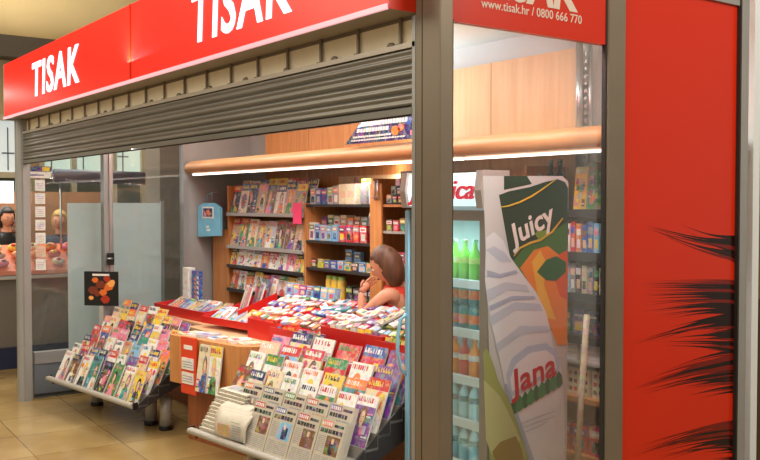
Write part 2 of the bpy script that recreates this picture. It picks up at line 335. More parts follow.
# valance with light strip
prof = []
for k in range(13):
    a = math.radians(-80+k*160/12); prof.append((1.62-.13*math.cos(a)**.8 if math.cos(a) > 0 else 1.62, 2.035+.068*math.sin(a)))
prof = [(1.70, 1.968)]+prof+[(1.70, 2.104)]
v = thing('valance', 'long rounded honey wood valance with light strip above the shelves', 'valance')
m = MB(); m.prism(prof, 'y', .06, 5.44, WOODH, True); m.build('moulding', v)
m = MB(); m.box(1.70, 2.13, .06, 5.44, 2.06, 2.08, WOODP); m.build('top_board', v)
for a, b_ in ((.08, 1.5), (1.53, 2.95), (2.98, 4.4), (4.43, 5.38)):
    m = MB(); m.prism([(1.54, 1.966), (1.548, 1.960), (1.562, 1.960), (1.57, 1.966), (1.57, 1.974), (1.54, 1.974)], 'y', a, b_, TUBE); m.build('light_tube', v)

# promotional banner on the valance
b_ = thing('banner', 'dark blue slogan banner with orange splash standing on the valance', 'banner')
P = lambda px, py: (1.49, at(px, py, 'x', 1.49).y, at(px, py, 'x', 1.49).z)
y0 = P(345, 144)[1]; y1 = P(366, 144)[1]
m = MB(); out = [(y0, 2.112), (1.75, 2.112), (1.75, 2.30), (y1, 2.30)]; m.prism(out, 'x', 1.49, 1.50, C('dark blue')); m.build('board', b_)
for r_, (z, h_) in enumerate(((2.225, .03), (2.185, .026), (2.15, .012), (2.128, .010))):
    m = MB(); y = y0-.06-(z-2.112)*1.2
    while y > 2.02+(.18 if 0 < r_ < 3 else 0):
        wd = R.uniform(.018, .034) if r_ < 2 else R.uniform(.012, .03)
        m.prism([(y, z), (y-wd, z), (y-wd-.006, z+h_), (y-.006, z+h_)], 'x', 1.487, 1.49, C('white')); y -= wd+.008
    m.build('slogan_line', b_)
m = MB()
for (yy, zz, rr, cc) in ((2.13, 2.175, .05, 'orange'), (2.07, 2.19, .035, 'orange'), (1.98, 2.23, .04, 'blue'), (1.9, 2.17, .05, 'light blue'), (2.2, 2.26, .03, 'purple'), (1.95, 2.15, .025, 'pink')):
    m.prism([(yy+rr*math.cos(t)*(1.2 if t % 2 else .8), zz+rr*.7*math.sin(t)) for t in range(7)], 'x', 1.488, 1.4895, C(cc))
m.build('splash', b_)

# ------------------------------------------------------------------ red poster panel
rp = thing('red_poster', 'tall glossy red panel printed with black feathery streaks', 'panel')
MB().box(1.08, 1.95, -.045, -.02, .405, 2.665, REDM).build('panel', rp)
for a_, b2_ in ((2.665, 2.75), (.29, .405)): MB().box(1.08, 1.95, -.06, .02, a_, b2_, POSTG).build('panel_rail', rp)
MB().box(1.08, 1.95, -.05, .0, 0, .29, POSTG).build('kick_plate', rp)
BLK = mat('black_print', (30, 8, 6), .3, coat=.08, spec=.35); DRD = mat('dark_red_print', (116, 20, 8), .3, coat=.08, spec=.35)
def blade(m, tip, a, b, bend, mm, lay):
    yp = -.0455-.0004*lay; T = at(*tip, 'y', yp); A = at(*a, 'y', yp); B = at(*b, 'y', yp); up = []; dn = []
    for k in range(9):
        t = k/8; u = t**.8; s1 = T.lerp(A, t); s2 = T.lerp(B, t); mid = (s1+s2)/2; mid.z += bend*math.sin(math.pi*t); w_ = (s1-s2)/2*u/max(t, .05)*min(1, t*1.3)
        up.append(mid+w_); dn.append(mid-w_)
    m.poly([tuple(p) for p in dn+up[::-1][:-1]], mm)
m = MB(); lay = 0; rs = random.Random(5)
# clusters of fine feathers: (tips far left y range x range), (root y range), bend, count
CL = [((640, 690), (222, 232), (236, 262), -.016, 11), ((626, 650), (281, 288), (280, 290), .004, 7), ((626, 660), (290, 303), (290, 302), .008, 9), ((628, 668), (304, 320), (302, 313), .014, 9),
      ((625, 650), (342, 347), (314, 326), .022, 7), ((655, 700), (328, 346), (312, 352), .010, 16), ((690, 712), (322, 350), (314, 356), .0, 8), ((640, 665), (372, 388), (348, 366), .018, 10), ((625, 650), (388, 396), (358, 378), .018, 10),
      ((672, 700), (384, 400), (374, 392), .008, 10), ((625, 645), (448, 459), (420, 434), .020, 9), ((636, 680), (448, 462), (428, 448), .018, 12), ((700, 722), (448, 462), (440, 464), .0, 7)]
for (tx, ty, ry, bd, n) in CL:
    for k in range(n):
        u = (k+rs.uniform(.1, .9))/n; tip = (rs.uniform(*tx), ty[0]+(ty[1]-ty[0])*u); yr = ry[0]+(ry[1]-ry[0])*u; th = rs.uniform(1.6, 4.4)
        lay += 1; blade(m, tip, (740, yr-th/2), (740, yr+th/2), bd*rs.uniform(.7, 1.3), DRD if rs.random() < .38 else BLK, (lay % 40)*.05)
clipx = at(740, 300, 'y', -.0455).x
for v_i, v_ in enumerate(m.v): m.v[v_i] = (min(v_[0], 1.949), v_[1], max(v_[2], .41))
m.build('streak_print', rp)

# ------------------------------------------------------------------ fridge
fx0, fx1, fy0, fy1 = .80, 1.35, .50, 1.12
BODY = mat('white_enamel', (206, 208, 206), .3, coat=.3); FG = mat('grey_fridge_frame', (132, 126, 116), .4, metal=.2)
f = thing('drinks_fridge', 'tall glass-fronted drinks fridge with printed side beside the corner post', 'fridge')
m = MB(); m.box(fx0+.04, fx1, fy0, fy0+.03, .12, 1.66, BODY); m.box(fx0+.04, fx1, fy1-.03, fy1, .12, 1.66, BODY); m.box(fx1-.03, fx1, fy0+.03, fy1-.03, .12, 1.66, BODY)
m.box(fx0+.04, fx1-.03, fy0+.03, fy1-.03, .12, .18, BODY); m.box(fx0+.04, fx1, fy0, fy1, 1.62, 1.80, BODY); m.box(fx0+.06, fx1-.02, fy0+.02, fy1-.02, 0, .12, BLACK); m.build('cabinet', f)
LINER = mat('white_fridge_liner', (226, 240, 240), .4)
m = MB(); m.box(fx1-.036, fx1-.031, fy0+.031, fy1-.031, .181, 1.61, LINER); m.box(fx0+.06, fx1-.04, fy0+.031, fy0+.036, .181, 1.61, LINER); m.box(fx0+.06, fx1-.04, fy1-.036, fy1-.031, .181, 1.61, LINER); m.build('liner', f)
LTUBE = mat('cool_fridge_tube', (214, 246, 255), .3, emit=6)
for y in (fy0+.05, fy1-.05): m = MB(); m.tube([(fx0+.07, y, .22), (fx0+.07, y, 1.6)], .009, LTUBE); m.build('light_tube', f)
HDRL = mat('lit_header_panel', (206, 238, 244), .3, emit=.75)
m = MB(); pr_ = [(fx0-.015, 1.685), (fx0-.03, 1.76), (fx0-.015, 1.845), (fx0+.12, 1.845), (fx0+.12, 1.685)]
m.prism(pr_, 'y', fy0+.045, fy1-.045, HDRL); hd = m.build('header_box', f)
m = MB(); pr2 = [(fx0-.03, 1.675), (fx0-.045, 1.76), (fx0-.03, 1.855), (fx0+.14, 1.855), (fx0+.14, 1.675)]
MB().prism(pr2, 'y', fy0, fy0+.045, GSHELF).build('end_cap', hd); MB().prism(pr2, 'y', fy1-.045, fy1, GSHELF).build('end_cap', hd)
RT_ = mat('red_brand_print', (196, 30, 50), .3, emit=.35)
text_mb('Jamnica', .135, RT_, frame((fx0-.034, fy1-.06, 1.72), (0, -1, 0), (0, 0, 1)), shear=.3, offset=.001, depth=.006, fit=.50).build('lettering', hd)
d = MB(); z0, z1 = .13, 1.665
d.box(fx0, fx0+.035, fy0, fy0+.055, z0, z1, FG); d.box(fx0, fx0+.035, fy1-.055, fy1, z0, z1, FG); d.box(fx0, fx0+.035, fy0+.055, fy1-.055, z1-.05, z1, FG); d.box(fx0, fx0+.035, fy0+.055, fy1-.055, z0, z0+.06, FG)
dr = d.build('door', f)
MB().box(fx0+.014, fx0+.02, fy0+.055, fy1-.055, z0+.06, z1-.05, CLEAR).build('pane', dr)
HB = mat('pale_blue_handle', (140, 190, 214), .3)
m = MB(); m.box(fx0-.012, fx0+.0, fy1-.03, fy1-.004, .2, 1.66, HB); hy = fy1-.012
m.tube([(fx0-.01, hy, 1.12), (fx0-.03, hy+.02, 1.09), (fx0-.045, hy+.028, 1.0), (fx0-.045, hy+.028, .92), (fx0-.03, hy+.02, .83), (fx0-.01, hy, .80)], .010, HB, 8); m.build('handle', dr)
SH = [.36, .57, .785, 1.02, 1.185, 1.325]
SH = [.19, .40, .615, .83, 1.065, 1.31]
for z in SH[1:]:
    m = MB(); m.box(fx0+.09, fx1-.04, fy0+.037, fy1-.037, z-.012, z, ACRYL); m.box(fx0+.062, fx0+.085, fy0+.04, fy1-.04, z-.03, z+.012, LINER); m.build('shelf', f)
# side print
sp = MB(); yp = fy0-.0008
def sp_poly(pts, mm, k): sp.poly([tuple(at(x, y, 'y', fy0-.0008-k*.0005)) for x, y in pts], mm)
def ppr(name, c, r=.3): return mat('ad_'+name, c, r)
sp_poly([(483, 176), (562, 176), (568, 181), (566, 459), (560, 600), (498, 600)], ppr('background', (202, 206, 204)), 0)
DG = ppr('dark_green', (16, 62, 42)); 
sp_poly([(504, 176), (527, 176), (532, 184), (504, 190)], DG, 1)
sp_poly([(499, 195), (510, 191), (530, 187), (545, 182), (558, 179), (565, 182), (568, 188), (567.5, 330), (545, 330), (520, 275), (511, 262), (506, 235)], DG, 1)
sp_poly([(513, 262), (524, 247), (540, 239), (552, 232), (567, 222), (567.5, 340), (552, 330), (536, 292)], ppr('green', (60, 120, 50)), 2)
sp_poly([(520, 268), (534, 250), (548, 246), (567.5, 262), (567.2, 345), (557, 345), (540, 300)], ppr('orange', (236, 138, 36)), 3)
sp_poly([(532, 262), (540, 250), (546, 262), (544, 285), (556, 320), (548, 318), (538, 296)], ppr('yellow', (240, 190, 60)), 4)
sp_poly([(553, 262), (560, 254), (567.5, 250), (567.2, 300), (560, 296), (555, 280)], ppr('deep_orange', (222, 92, 30)), 4)
sp_poly([(537, 272), (546, 260), (556, 256), (566, 262), (566, 272), (556, 281), (546, 280)], ppr('leaf_green', (28, 104, 50)), 5)
sp_poly([(535, 234), (539, 228), (543, 231), (548, 229), (547, 236), (540, 242)], ppr('logo_leaf', (120, 160, 50)), 6)
def ribbon(pts, w_, mm, k):
    n = len(pts); up = []; dn = []
    for i, (x, y) in enumerate(pts):
        a = pts[max(0, i-1)]; b2 = pts[min(n-1, i+1)]; dx, dy = b2[0]-a[0], b2[1]-a[1]; l = math.hypot(dx, dy); ww = w_*(.35+.65*math.sin(math.pi*(i+.3)/(n-.4)))
        up.append((x-dy/l*ww, y+dx/l*ww)); dn.append((x+dy/l*ww, y-dx/l*ww))
    for i in range(n-1): sp_poly([up[i], up[i+1], dn[i+1], dn[i]], mm, k)
YC = ppr('gold_line', (222, 190, 50))
ribbon([(501, 207), (508, 206), (520, 202), (532, 196), (544, 188), (555, 180)], .9, YC, 6)
ribbon([(514, 256), (520, 248), (530, 243), (540, 240), (552, 232), (563, 218)], 1.2, YC, 6)
# mineral water bottle
sp_poly([(486, 238), (494, 232), (503, 240), (511, 258), (524, 276), (536, 292), (546, 312), (550, 328), (553, 345), (560, 362), (563, 385), (565, 430), (564, 600), (545, 600), (535, 470), (520, 425), (506, 392), (498, 350), (490, 320), (485, 280)], ppr('bottle_pale', (226, 232, 236)), 7)
BB = ppr('bottle_blue', (196, 208, 222)); BB2 = ppr('bottle_blue_deep', (172, 184, 206))
for a in ([(486, 250), (500, 262), (512, 262), (504, 252), (494, 246)], [(487, 290), (505, 282), (526, 285), (530, 292), (508, 290), (488, 302)], [(490, 316), (515, 302), (540, 304), (543, 311), (516, 310), (492, 326)], [(495, 345), (520, 326), (548, 326), (550, 332), (522, 334), (498, 352)]):
    sp_poly(a, BB, 8)
for a in ([(487, 270), (500, 274), (516, 270), (518, 273), (500, 278), (487, 276)], [(489, 306), (512, 296), (534, 296), (536, 299), (512, 300), (490, 311)], [(504, 385), (507, 383), (522, 425), (538, 470), (534, 470)]): sp_poly(a, BB2, 9)
sp_poly([(506, 375), (512, 358), (528, 346), (546, 343), (556, 350), (560, 364), (559, 372), (540, 380), (522, 392), (511, 396)], ppr('label_blue', (188, 206, 226)), 9)
sp_poly([(510, 379), (516, 364), (530, 353), (546, 350), (554, 356), (557, 368), (540, 376), (520, 388), (512, 391)], ppr('label_white', (236, 238, 242)), 10)
LG = ppr('label_leaf', (66, 140, 84)); 
for i in range(9):
    x = 512+i*5.6; y = 409-i*3.4; sp_poly([(x-2, y+5), (x-1.5, y-4), (x+2, y-11), (x+5, y-7), (x+6, y+2), (x+2, y+6)], LG if i % 2 else ppr('label_leaf_dark', (40, 104, 62)), 11+(i % 2)*.4)
for i in range(3): ribbon([(520, 424+i*5), (538, 417+i*5), (556+(-8 if i == 2 else 0), 411+i*5)], .5, BB2, 11)
# green bottle
sp_poly([(483, 352), (487, 348), (494, 366), (498, 380), (510, 402), (520, 432), (527, 455), (532, 480), (534, 600), (498, 600)], ppr('bottle_green', (158, 170, 96)), 12)
sp_poly([(484, 380), (500, 396), (512, 420), (520, 440), (514, 448), (500, 445), (492, 455), (486, 440)], ppr('bottle_green_pale', (190, 196, 136)), 13)
sp_poly([(492, 452), (500, 442), (516, 436), (522, 450), (526, 470), (514, 470), (500, 470)], ppr('bottle_gold', (150, 128, 60)), 13.5)
sp.build('side_print', f)
def adtext(body, a, b2, h, mm, k, shear, off=.002):
    A = at(*a, 'y', fy0-.0008-k*.0005); B = at(*b2, 'y', fy0-.0008-k*.0005); d_ = (B-A); t_ = text_mb(body, h, mm, frame(A, d_, (-d_.z, 0, d_.x)), shear=shear, offset=off, depth=.0003, fit=d_.length); return t_
adtext('Juicy', (512, 247), (556, 221), .145, ppr('white', (236, 236, 226)), 8, .1, .003).build('juice_lettering', f)
adtext('Jana', (511, 396), (557, 374), .168, ppr('jana_red', (200, 30, 44)), 14, .12, .003).build('water_lettering', f)

# bottles and cans in the fridge
def bottle_proto(name, colr, capc, labc, h=.2, r=.031):
    t = bpy.data.objects.new(name, None); col.objects.link(t)
    m = MB(); m.lathe([(r*.9, 0), (r, .006), (r, h*.28), (r*.94, h*.34), (r, h*.4), (r, h*.58), (r*.8, h*.68), (r*.42, h*.8), (r*.36, h*.93)], colr, 12); m.build('glass_body', t)
    m = MB(); m.lathe([(r*.44, h*.92), (r*.46, h), (r*.3, h*1.005)], capc, 12); m.build('cap', t)
    m = MB(); m.lathe([(r*1.02, h*.42), (r*1.02, h*.57)], labc, 12); m.build('label', t); return t
def can_proto(name, colr, band):
    t = bpy.data.objects.new(name, None); col.objects.link(t); r = .032
    m = MB(); m.lathe([(r*.8, 0), (r, .008), (r, .105), (r*.82, .118), (r*.82, .12)], colr, 12); m.build('can_body', t)
    m = MB(); m.lathe([(r*1.01, .03), (r*1.01, .075)], band, 12); m.build('label', t); return t
GB = mat('green_bottle', (110, 190, 60), .15, coat=.3); WB = mat('clear_water_bottle', (170, 222, 226), .12, coat=.4); OB = mat('orange_juice_bottle', (240, 140, 40), .2); RB = mat('red_juice_bottle', (206, 50, 50), .2); BB_ = mat('blue_bottle', (40, 80, 160), .15)
protos = {'lime': bottle_proto('soda_bottle', GB, C('green'), C('lime'), .205), 'can': can_proto('juice_can', C('teal'), C('orange')),
          'orange': bottle_proto('juice_bottle', OB, C('orange'), C('white'), .19), 'red': bottle_proto('juice_bottle', RB, C('red'), C('cream'), .19),
          'water': bottle_proto('water_bottle', WB, C('light blue'), C('teal'), .195), 'blue': bottle_proto('water_bottle', BB_, C('white'), C('light blue'), .19)}
used = set()
def clone(key, loc, label, cat, group, rz=0):
    p = protos[key]
    if key in used:
        r = p.copy(); col.objects.link(r)
        for ch in p.children: c = ch.copy(); col.objects.link(c); c.parent = r
    else: r = p; used.add(key)
    r.location = loc; r.rotation_euler = (0, 0, rz); return tag(r, label, cat, group)
SN = ['bottom', 'second lowest', 'third lowest', 'third highest', 'second highest', 'top']
rows = [('blue',), ('water',), ('water',), ('orange', 'red'), ('can',), ('lime',)]
WHAT = {'blue': 'blue water bottle', 'water': 'clear water bottle', 'orange': 'orange juice bottle', 'red': 'red juice bottle', 'can': 'teal and orange juice can', 'lime': 'green soda bottle'}
for ri, (z, ks) in enumerate(zip(SH, rows)):
    for i in range(7):
        k = ks[i % len(ks)]
        clone(k, (fx0+.135, fy0+.085+i*.075, z+.001), '%s on the %s fridge shelf, %s' % (WHAT[k], SN[ri], place(i, 7, 'printed side', 'handle side')), 'can' if k == 'can' else 'bottle', 'drinks in the fridge')
        if ri in (4,):
            clone('can', (fx0+.135, fy0+.085+i*.075, z+.124), 'teal can stacked upon another, %s fridge shelf, %s' % (SN[ri], place(i, 7, 'printed side', 'handle side')), 'can', 'drinks in the fridge')

# ------------------------------------------------------------------ magazines
BGS = ['white']*5+['cream']*3+['light blue', 'pink', 'peach', 'yellow', 'green', 'blue', 'red', 'purple', 'black', 'grey', 'teal', 'orange', 'tan', 'brown']
MASTS = ['red', 'red', 'blue', 'yellow', 'white', 'pink', 'orange', 'black', 'dark blue', 'green', 'purple']
HAIRS = ['brown', 'black', 'yellow', 'tan', 'brown', 'orange']
def cover(m, w, h, bg, ms, r, full=True):
    """printed front of a magazine in the local y (across) / z (up) plane, facing -x"""
    x = -.0004
    def q(y0, y1, z0, z1, c, k): m.poly([(x-k*.0003, y1*w, z0*h), (x-k*.0003, y0*w, z0*h), (x-k*.0003, y0*w, z1*h), (x-k*.0003, y1*w, z1*h)], C(c))
    def el(cy, cz, ry, rz, c, k, n=10): m.poly([(x-k*.0003, cy*w-ry*w*math.sin(2*math.pi*i/n), cz*h+rz*h*math.cos(2*math.pi*i/n)) for i in range(n)], C(c))
    q(-.5, .5, 0, 1, bg, 0)
    if r.random() < .5:
        q(-.5, .5, .78, 1, ms, 1); lc = r.choice(['white', 'yellow']) if ms not in ('white', 'yellow') else 'red'
    else: lc = ms
    n = r.choice([5, 6, 7, 8]); y = .46; wd = r.uniform(.6, .9)/n
    for i in range(n):
        t = r.choice('ILO'); a, b = y-wd*.82, y; z0, z1 = .85, .95
        if t == 'I': q(a+wd*.25, b-wd*.25, z0, z1, lc, 2)
        elif t == 'L': q(b-wd*.3, b, z0, z1, lc, 2); q(a, b, z0, z0+.05, lc, 2)
        elif t == 'H': q(b-wd*.25, b, z0, z1, lc, 2); q(a, a+wd*.25, z0, z1, lc, 2); q(a, b, .87, .91, lc, 2)
        elif t == 'E': q(b-wd*.3, b, z0, z1, lc, 2); q(a, b, z0, z0+.035, lc, 2); q(a, b, z1-.035, z1, lc, 2)
        else: q(a, b, z0, z1, lc, 2)
        y -= wd
    k = r.random(); cy = r.uniform(-.2, .2)
    if k < .62:
        cl = r.choice(['red', 'white', 'blue', 'black', 'pink', 'teal', 'purple', 'orange', 'green']); hc = r.choice(HAIRS)
        m.poly([(x-.0009, (cy+.34)*w, .0), (x-.0009, (cy-.34)*w if cy > -.15 else -.49*w, 0), (x-.0009, (cy-.26)*w, .3*h), (x-.0009, (cy-.08)*w, .4*h), (x-.0009, (cy+.08)*w, .4*h), (x-.0009, (cy+.24)*w, .3*h)], C(cl))
        el(cy, .56, .2, .22, hc, 4); q(cy-.06, cy+.06, .36, .46, 'peach', 5); el(cy, .54, .125, .145, 'peach', 6)
        if full: q(cy-.08, cy-.03, .56, .575, 'black', 7); q(cy+.03, cy+.08, .56, .575, 'black', 7); q(cy-.04, cy+.04, .465, .48, 'red', 7)
    elif k < .85:
        for i in range(r.choice([6, 8, 10])):
            a = r.uniform(-.48, .2); z = r.uniform(.03, .6); q(a, a+r.uniform(.14, .3), z, z+r.uniform(.1, .2), r.choice(list(PAL)), 3+i*.6)
    else:
        el(r.uniform(-.1, .1), .42, .32, .26, r.choice(list(PAL)), 3); el(r.uniform(-.1, .1), .4, .2, .16, r.choice(list(PAL)), 4)
    for i in range(r.choice([1, 2, 3])):
        a = r.uniform(-.48, .2); z = r.uniform(.02, .3); q(a, a+r.uniform(.16, .28), z, z+r.uniform(.1, .18), r.choice(list(PAL)), 7+i*.3)
    for i in range(r.choice([2, 3, 4, 5])):
        z = r.uniform(.06, .7); sd = r.choice([-1, 1]); a = .46 if sd > 0 else -.16; L_ = r.uniform(.18, .32)
        q(a-L_, a, z, z+.03, r.choice(['red', 'black', 'yellow', 'white', 'blue', 'pink']), 8); q(a-L_*.8, a, z-.045, z-.02, r.choice(['black', 'white', 'grey']), 8)
    if r.random() < .4: el(r.choice([-.3, .3]), r.choice([.14, .66]), .13, .09, r.choice(['red', 'yellow', 'pink', 'orange']), 9, 9)
def magazine(loc, yaw, lean, w, h, t, where, group, bg=None, ms=None, noun='magazine', name='magazine', r=R, roll=0, parent_mtx=None):
    bg = bg or r.choice(BGS); ms = ms or r.choice([c for c in MASTS if c != bg]); m = MB()
    m.box(0, t, -w/2, w/2, 0, h, PAPER); cover(m, w, h, bg, ms, r, w > .12)
    o = m.build(name); o.matrix_world = Matrix.Translation(loc) @ Matrix.Rotation(yaw, 4, 'Z') @ Matrix.Rotation(lean, 4, 'Y') @ Matrix.Rotation(roll, 4, 'X')
    return tag(o, '%s %s with %s masthead, %s' % (bg, noun, ms, where), noun, group)
def newspaper_front(loc, yaw, lean, w, h, t, where, group, acc):
    m = MB(); m.box(0, t, -w/2, w/2, 0, h, NEWS); x = -.0006; BK = C('black'); GR = C('grey')
    def q(y0, y1, z0, z1, c, k=0): m.poly([(x-k*.0003, y1*w, z0*h), (x-k*.0003, y0*w, z0*h), (x-k*.0003, y0*w, z1*h), (x-k*.0003, y1*w, z1*h)], c)
    q(.0, .46, .86, .97, C(acc)); y = .44
    for i in range(5): q(y-.06, y, .88, .95, C('white'), 1); y -= .085
    q(-.44, -.06, .88, .93, BK)
    y = .45
    for i in range(6): wd = R.uniform(.08, .15); q(y-wd, y, .74, .82, BK); y -= wd+.02
    q(-.42, .12, .34, .70, C(R.choice(['tan', 'brown', 'light blue', 'peach', 'grey']))); q(-.3, -.05, .36, .6, C(R.choice(['brown', 'dark blue', 'black', 'green'])), 1); q(-.2, -.1, .56, .66, C('peach'), 2)
    for cx in (.16,): 
        for k in range(9): q(cx, .45, .66-k*.036, .675-k*.036, GR)
    for c0 in (-.44, -.14, .16):
        for k in range(7): q(c0, c0+.27, .06+k*.036, .075+k*.036, GR)
    o = m.build('newspaper'); o.matrix_world = Matrix.Translation(loc) @ Matrix.Rotation(yaw, 4, 'Z') @ Matrix.Rotation(lean, 4, 'Y')
    return tag(o, 'newspaper with %s title box, %s' % (acc, where), 'newspaper', group)

# display racks -----------------------------------------------------------
def rack(name, label, A, B, tiers, x_step, z0, z_step):
    """A, B: ends of the front bar (x, y).  returns (origin, yaw, length, tier list)"""
    A = Vector((A[0], A[1], 0)); B = Vector((B[0], B[1], 0)); L_ = (B-A).length; u = (B-A)/L_; yaw = math.atan2(u.x, -u.y)
    t = thing(name, label, 'rack', tuple(A), (0, 0, yaw))
    # local: x inward, -y along the bar
    m = MB(); m.prism([(-.03+.028*math.cos(a), z0-.005+.02*math.sin(a)) for a in [k*math.pi/6 for k in range(12)]], 'y', -L_, 0, mat('grey_plastic_bumper', (158, 152, 140), .4), True); m.build('front_bar', t)
    for e_ in (-L_-.012, 0): MB().box(-.035, .0, e_, e_+.012, z0-.03, z0+.02, BLACK).build('bar_end', t)
    D = x_step*tiers; zt = z0+z_step*tiers
    m = MB()
    for k in range(tiers):
        xa = k*x_step; za = z0+k*z_step
        m.box(xa, xa+x_step, -L_, 0, za-.02, za-.006, GSHELF); m.box(xa+x_step-.004, xa+x_step, -L_, 0, za-.006, za+z_step+.0, GSHELF)
    m.build('tier_shelves', t)
    for yy in (-L_, -.01):
        m = MB(); m.prism([(0, z0-.06), (D+.04, zt-.20), (D+.04, zt), (D-.02, zt), (0, z0-.01)], 'y', yy, yy+.01, DSHELF); m.build('side_panel', t)
    for yy in (-L_+.12, -L_+.34, -.2):
        m = MB(); m.tube([(.3, yy, 0.03), (.3, yy, z0+.0)], .045, GSHELF, 14); lg = m.build('leg', t); m = MB(); m.lathe([(.05, 0), (.055, .01), (.05, .032)], BLACK, 14, (.3, yy, 0)); m.build('foot', lg)
    return A, yaw, L_
def fill(A, yaw, L_, tiers, x_step, z0, z_step, widths, where, ends, grp, hs, skip=None, lean=.42):
    M_ = Matrix.Translation(A) @ Matrix.Rotation(yaw, 4, 'Z')
    for k in range(tiers):
        wd = widths[k]; n = int((L_-.03)/(wd+.008)); gap = (L_-.03)/n
        for i in range(n):
            if skip and skip(k, i, n): continue
            p = M_ @ Vector((k*x_step+.012, -.015-gap*(i+.5), z0+k*z_step-.004))
            yw = yaw+R.uniform(-.03, .03); tn = TIER[tiers][k]
            magazine(p, yw, lean+R.uniform(-.04, .04), wd*R.uniform(.93, .99), hs*R.uniform(.92, 1.06), R.uniform(.006, .014), '%s tier of %s, %s' % (tn, where, place(i, n, *ends)), grp % tn)
TIER = {7: ['front', 'second', 'third', 'middle', 'fifth', 'sixth', 'top'], 6: ['front', 'second', 'third', 'fourth', 'fifth', 'top'], 5: ['front', 'second', 'third', 'fourth', 'top']}
ra = rack('magazine_rack', 'tiered grey rack crammed with magazines in front of the glass end wall', (.127, 5.066), (.305, 3.633), 7, .088, .25, .062)
fill(*ra, 7, .088, .25, .062, [.15, .135, .13, .14, .13, .125, .14], 'door rack', ('door', 'desk'), 'magazines on the %s tier of the rack by the door', .25, lambda k, i, n: (k == 6 and i >= n-4) or (k == 5 and i >= n-1))
rb = rack('magazine_rack', 'tiered grey rack of newspapers and magazines beside the drinks fridge', (.228, 2.49), (.375, 1.12), 6, .088, .32, .06)
NP = 2
def skipb(k, i, n): return k < 2
fill(*rb, 6, .088, .32, .06, [.2, .2, .155, .175, .19, .205], 'fridge rack', ('desk', 'fridge'), 'magazines on the %s tier of the rack by the fridge', .28, skipb)
Mb = Matrix.Translation(rb[0]) @ Matrix.Rotation(rb[1], 4, 'Z')
accs = ['red', 'blue', 'red', 'orange', 'dark blue', 'green', 'red', 'purple']
for i in range(4):
    p = Mb @ Vector((.012, -.60-i*.205, .316)); newspaper_front(p, rb[1]+R.uniform(-.02, .02), .36, .195, .27, .03, 'front tier, %s' % place(i, 4, 'folded pile', 'fridge'), 'newspapers on the front tier', accs[i])
for i in range(5):
    p = Mb @ Vector((.10, -.36-i*.205, .378)); newspaper_front(p, rb[1]+R.uniform(-.02, .02), .36, .195, .27, .03, 'second tier, %s' % place(i, 5, 'folded pile', 'fridge'), 'newspapers on the second tier', accs[i+3])
# pile of folded newspapers: each is a U-shaped fold
def folded(wd, dp, th):
    m = MB(); n = 8; r1 = th/2; pts = []
    for k in range(n+1): a = math.pi/2+math.pi*k/n; pts.append((-(-wd/2+r1)+0-0+r1*0-r1*math.cos(a)*1-0, r1+r1*math.sin(a)))
    # outline in (y, z): rounded fold at +y, open leaves at -y
    out = [(wd/2-r1+r1*math.cos(a), r1+r1*math.sin(a)) for a in [-math.pi/2+math.pi*k/8 for k in range(9)]]
    out += [(-wd/2, th), (-wd/2, th*.56), (wd/2-r1*1.4, th*.54), (wd/2-r1*1.1, th*.5), (wd/2-r1*1.4, th*.46), (-wd/2+.012, th*.44), (-wd/2+.012, 0)]
    m.prism(out, 'x', 0, dp, NEWS)
    m.box(.03, dp-.04, -wd/2+.05, wd/2-.04, th, th+.0008, C('grey')); m.box(.05, dp-.1, -wd/2+.1, 0, th+.0008, th+.0012, C('brown')); 
    return m
for i in range(12):
    m = folded(.30, .25, .019); o = m.build('folded_newspaper'); tz = .012*i
    o.matrix_world = Mb @ Matrix.Translation((.005+.012*i, -.19-.002*i+R.uniform(-.008, .008), .325+i*.0196)) @ Matrix.Rotation(R.uniform(-.03, .03), 4, 'Z') @ Matrix.Rotation(-.05, 4, 'Y')
    tag(o, 'folded newspaper in pile at desk end of fridge rack, %s' % ('bottom of the pile' if i == 0 else 'top of the pile' if i == 11 else ORD[i]+' from the bottom'), 'newspaper', 'pile of folded newspapers')
# draped newspapers in front of the pile
for j in range(3):
    m = MB(); out = []; n = 10; x0 = -.004
    for k in range(n+1): a = math.pi*.5*k/n; out.append((.12-.12*math.sin(a)*1.0, .0+.15*math.cos(a)**.7 if k < n else .0))
    inn = [(x+.012, z-.006 if i else z-.012) for i, (x, z) in enumerate(out)]
    m.prism(out+inn[::-1], 'y', -.13, .13, NEWS, True)
    for k in range(6): m.box(-.0012, 0.0, -.1+.0, -.02, .01+k*.014, .016+k*.014, C('grey'))
    m.box(-.0012, 0, 0.0, .11, .01, .08, C('tan'))
    o = m.build('draped_newspaper'); o.matrix_world = Mb @ Matrix.Translation((-.012+.016*j, -.40+.03*j, .335+.012*j)) @ Matrix.Rotation(.1, 4, 'Z')
    tag(o, ['outermost', 'middle', 'innermost'][j]+' newspaper of three curling down beside the folded pile', 'newspaper', 'newspapers curling over the front bar')

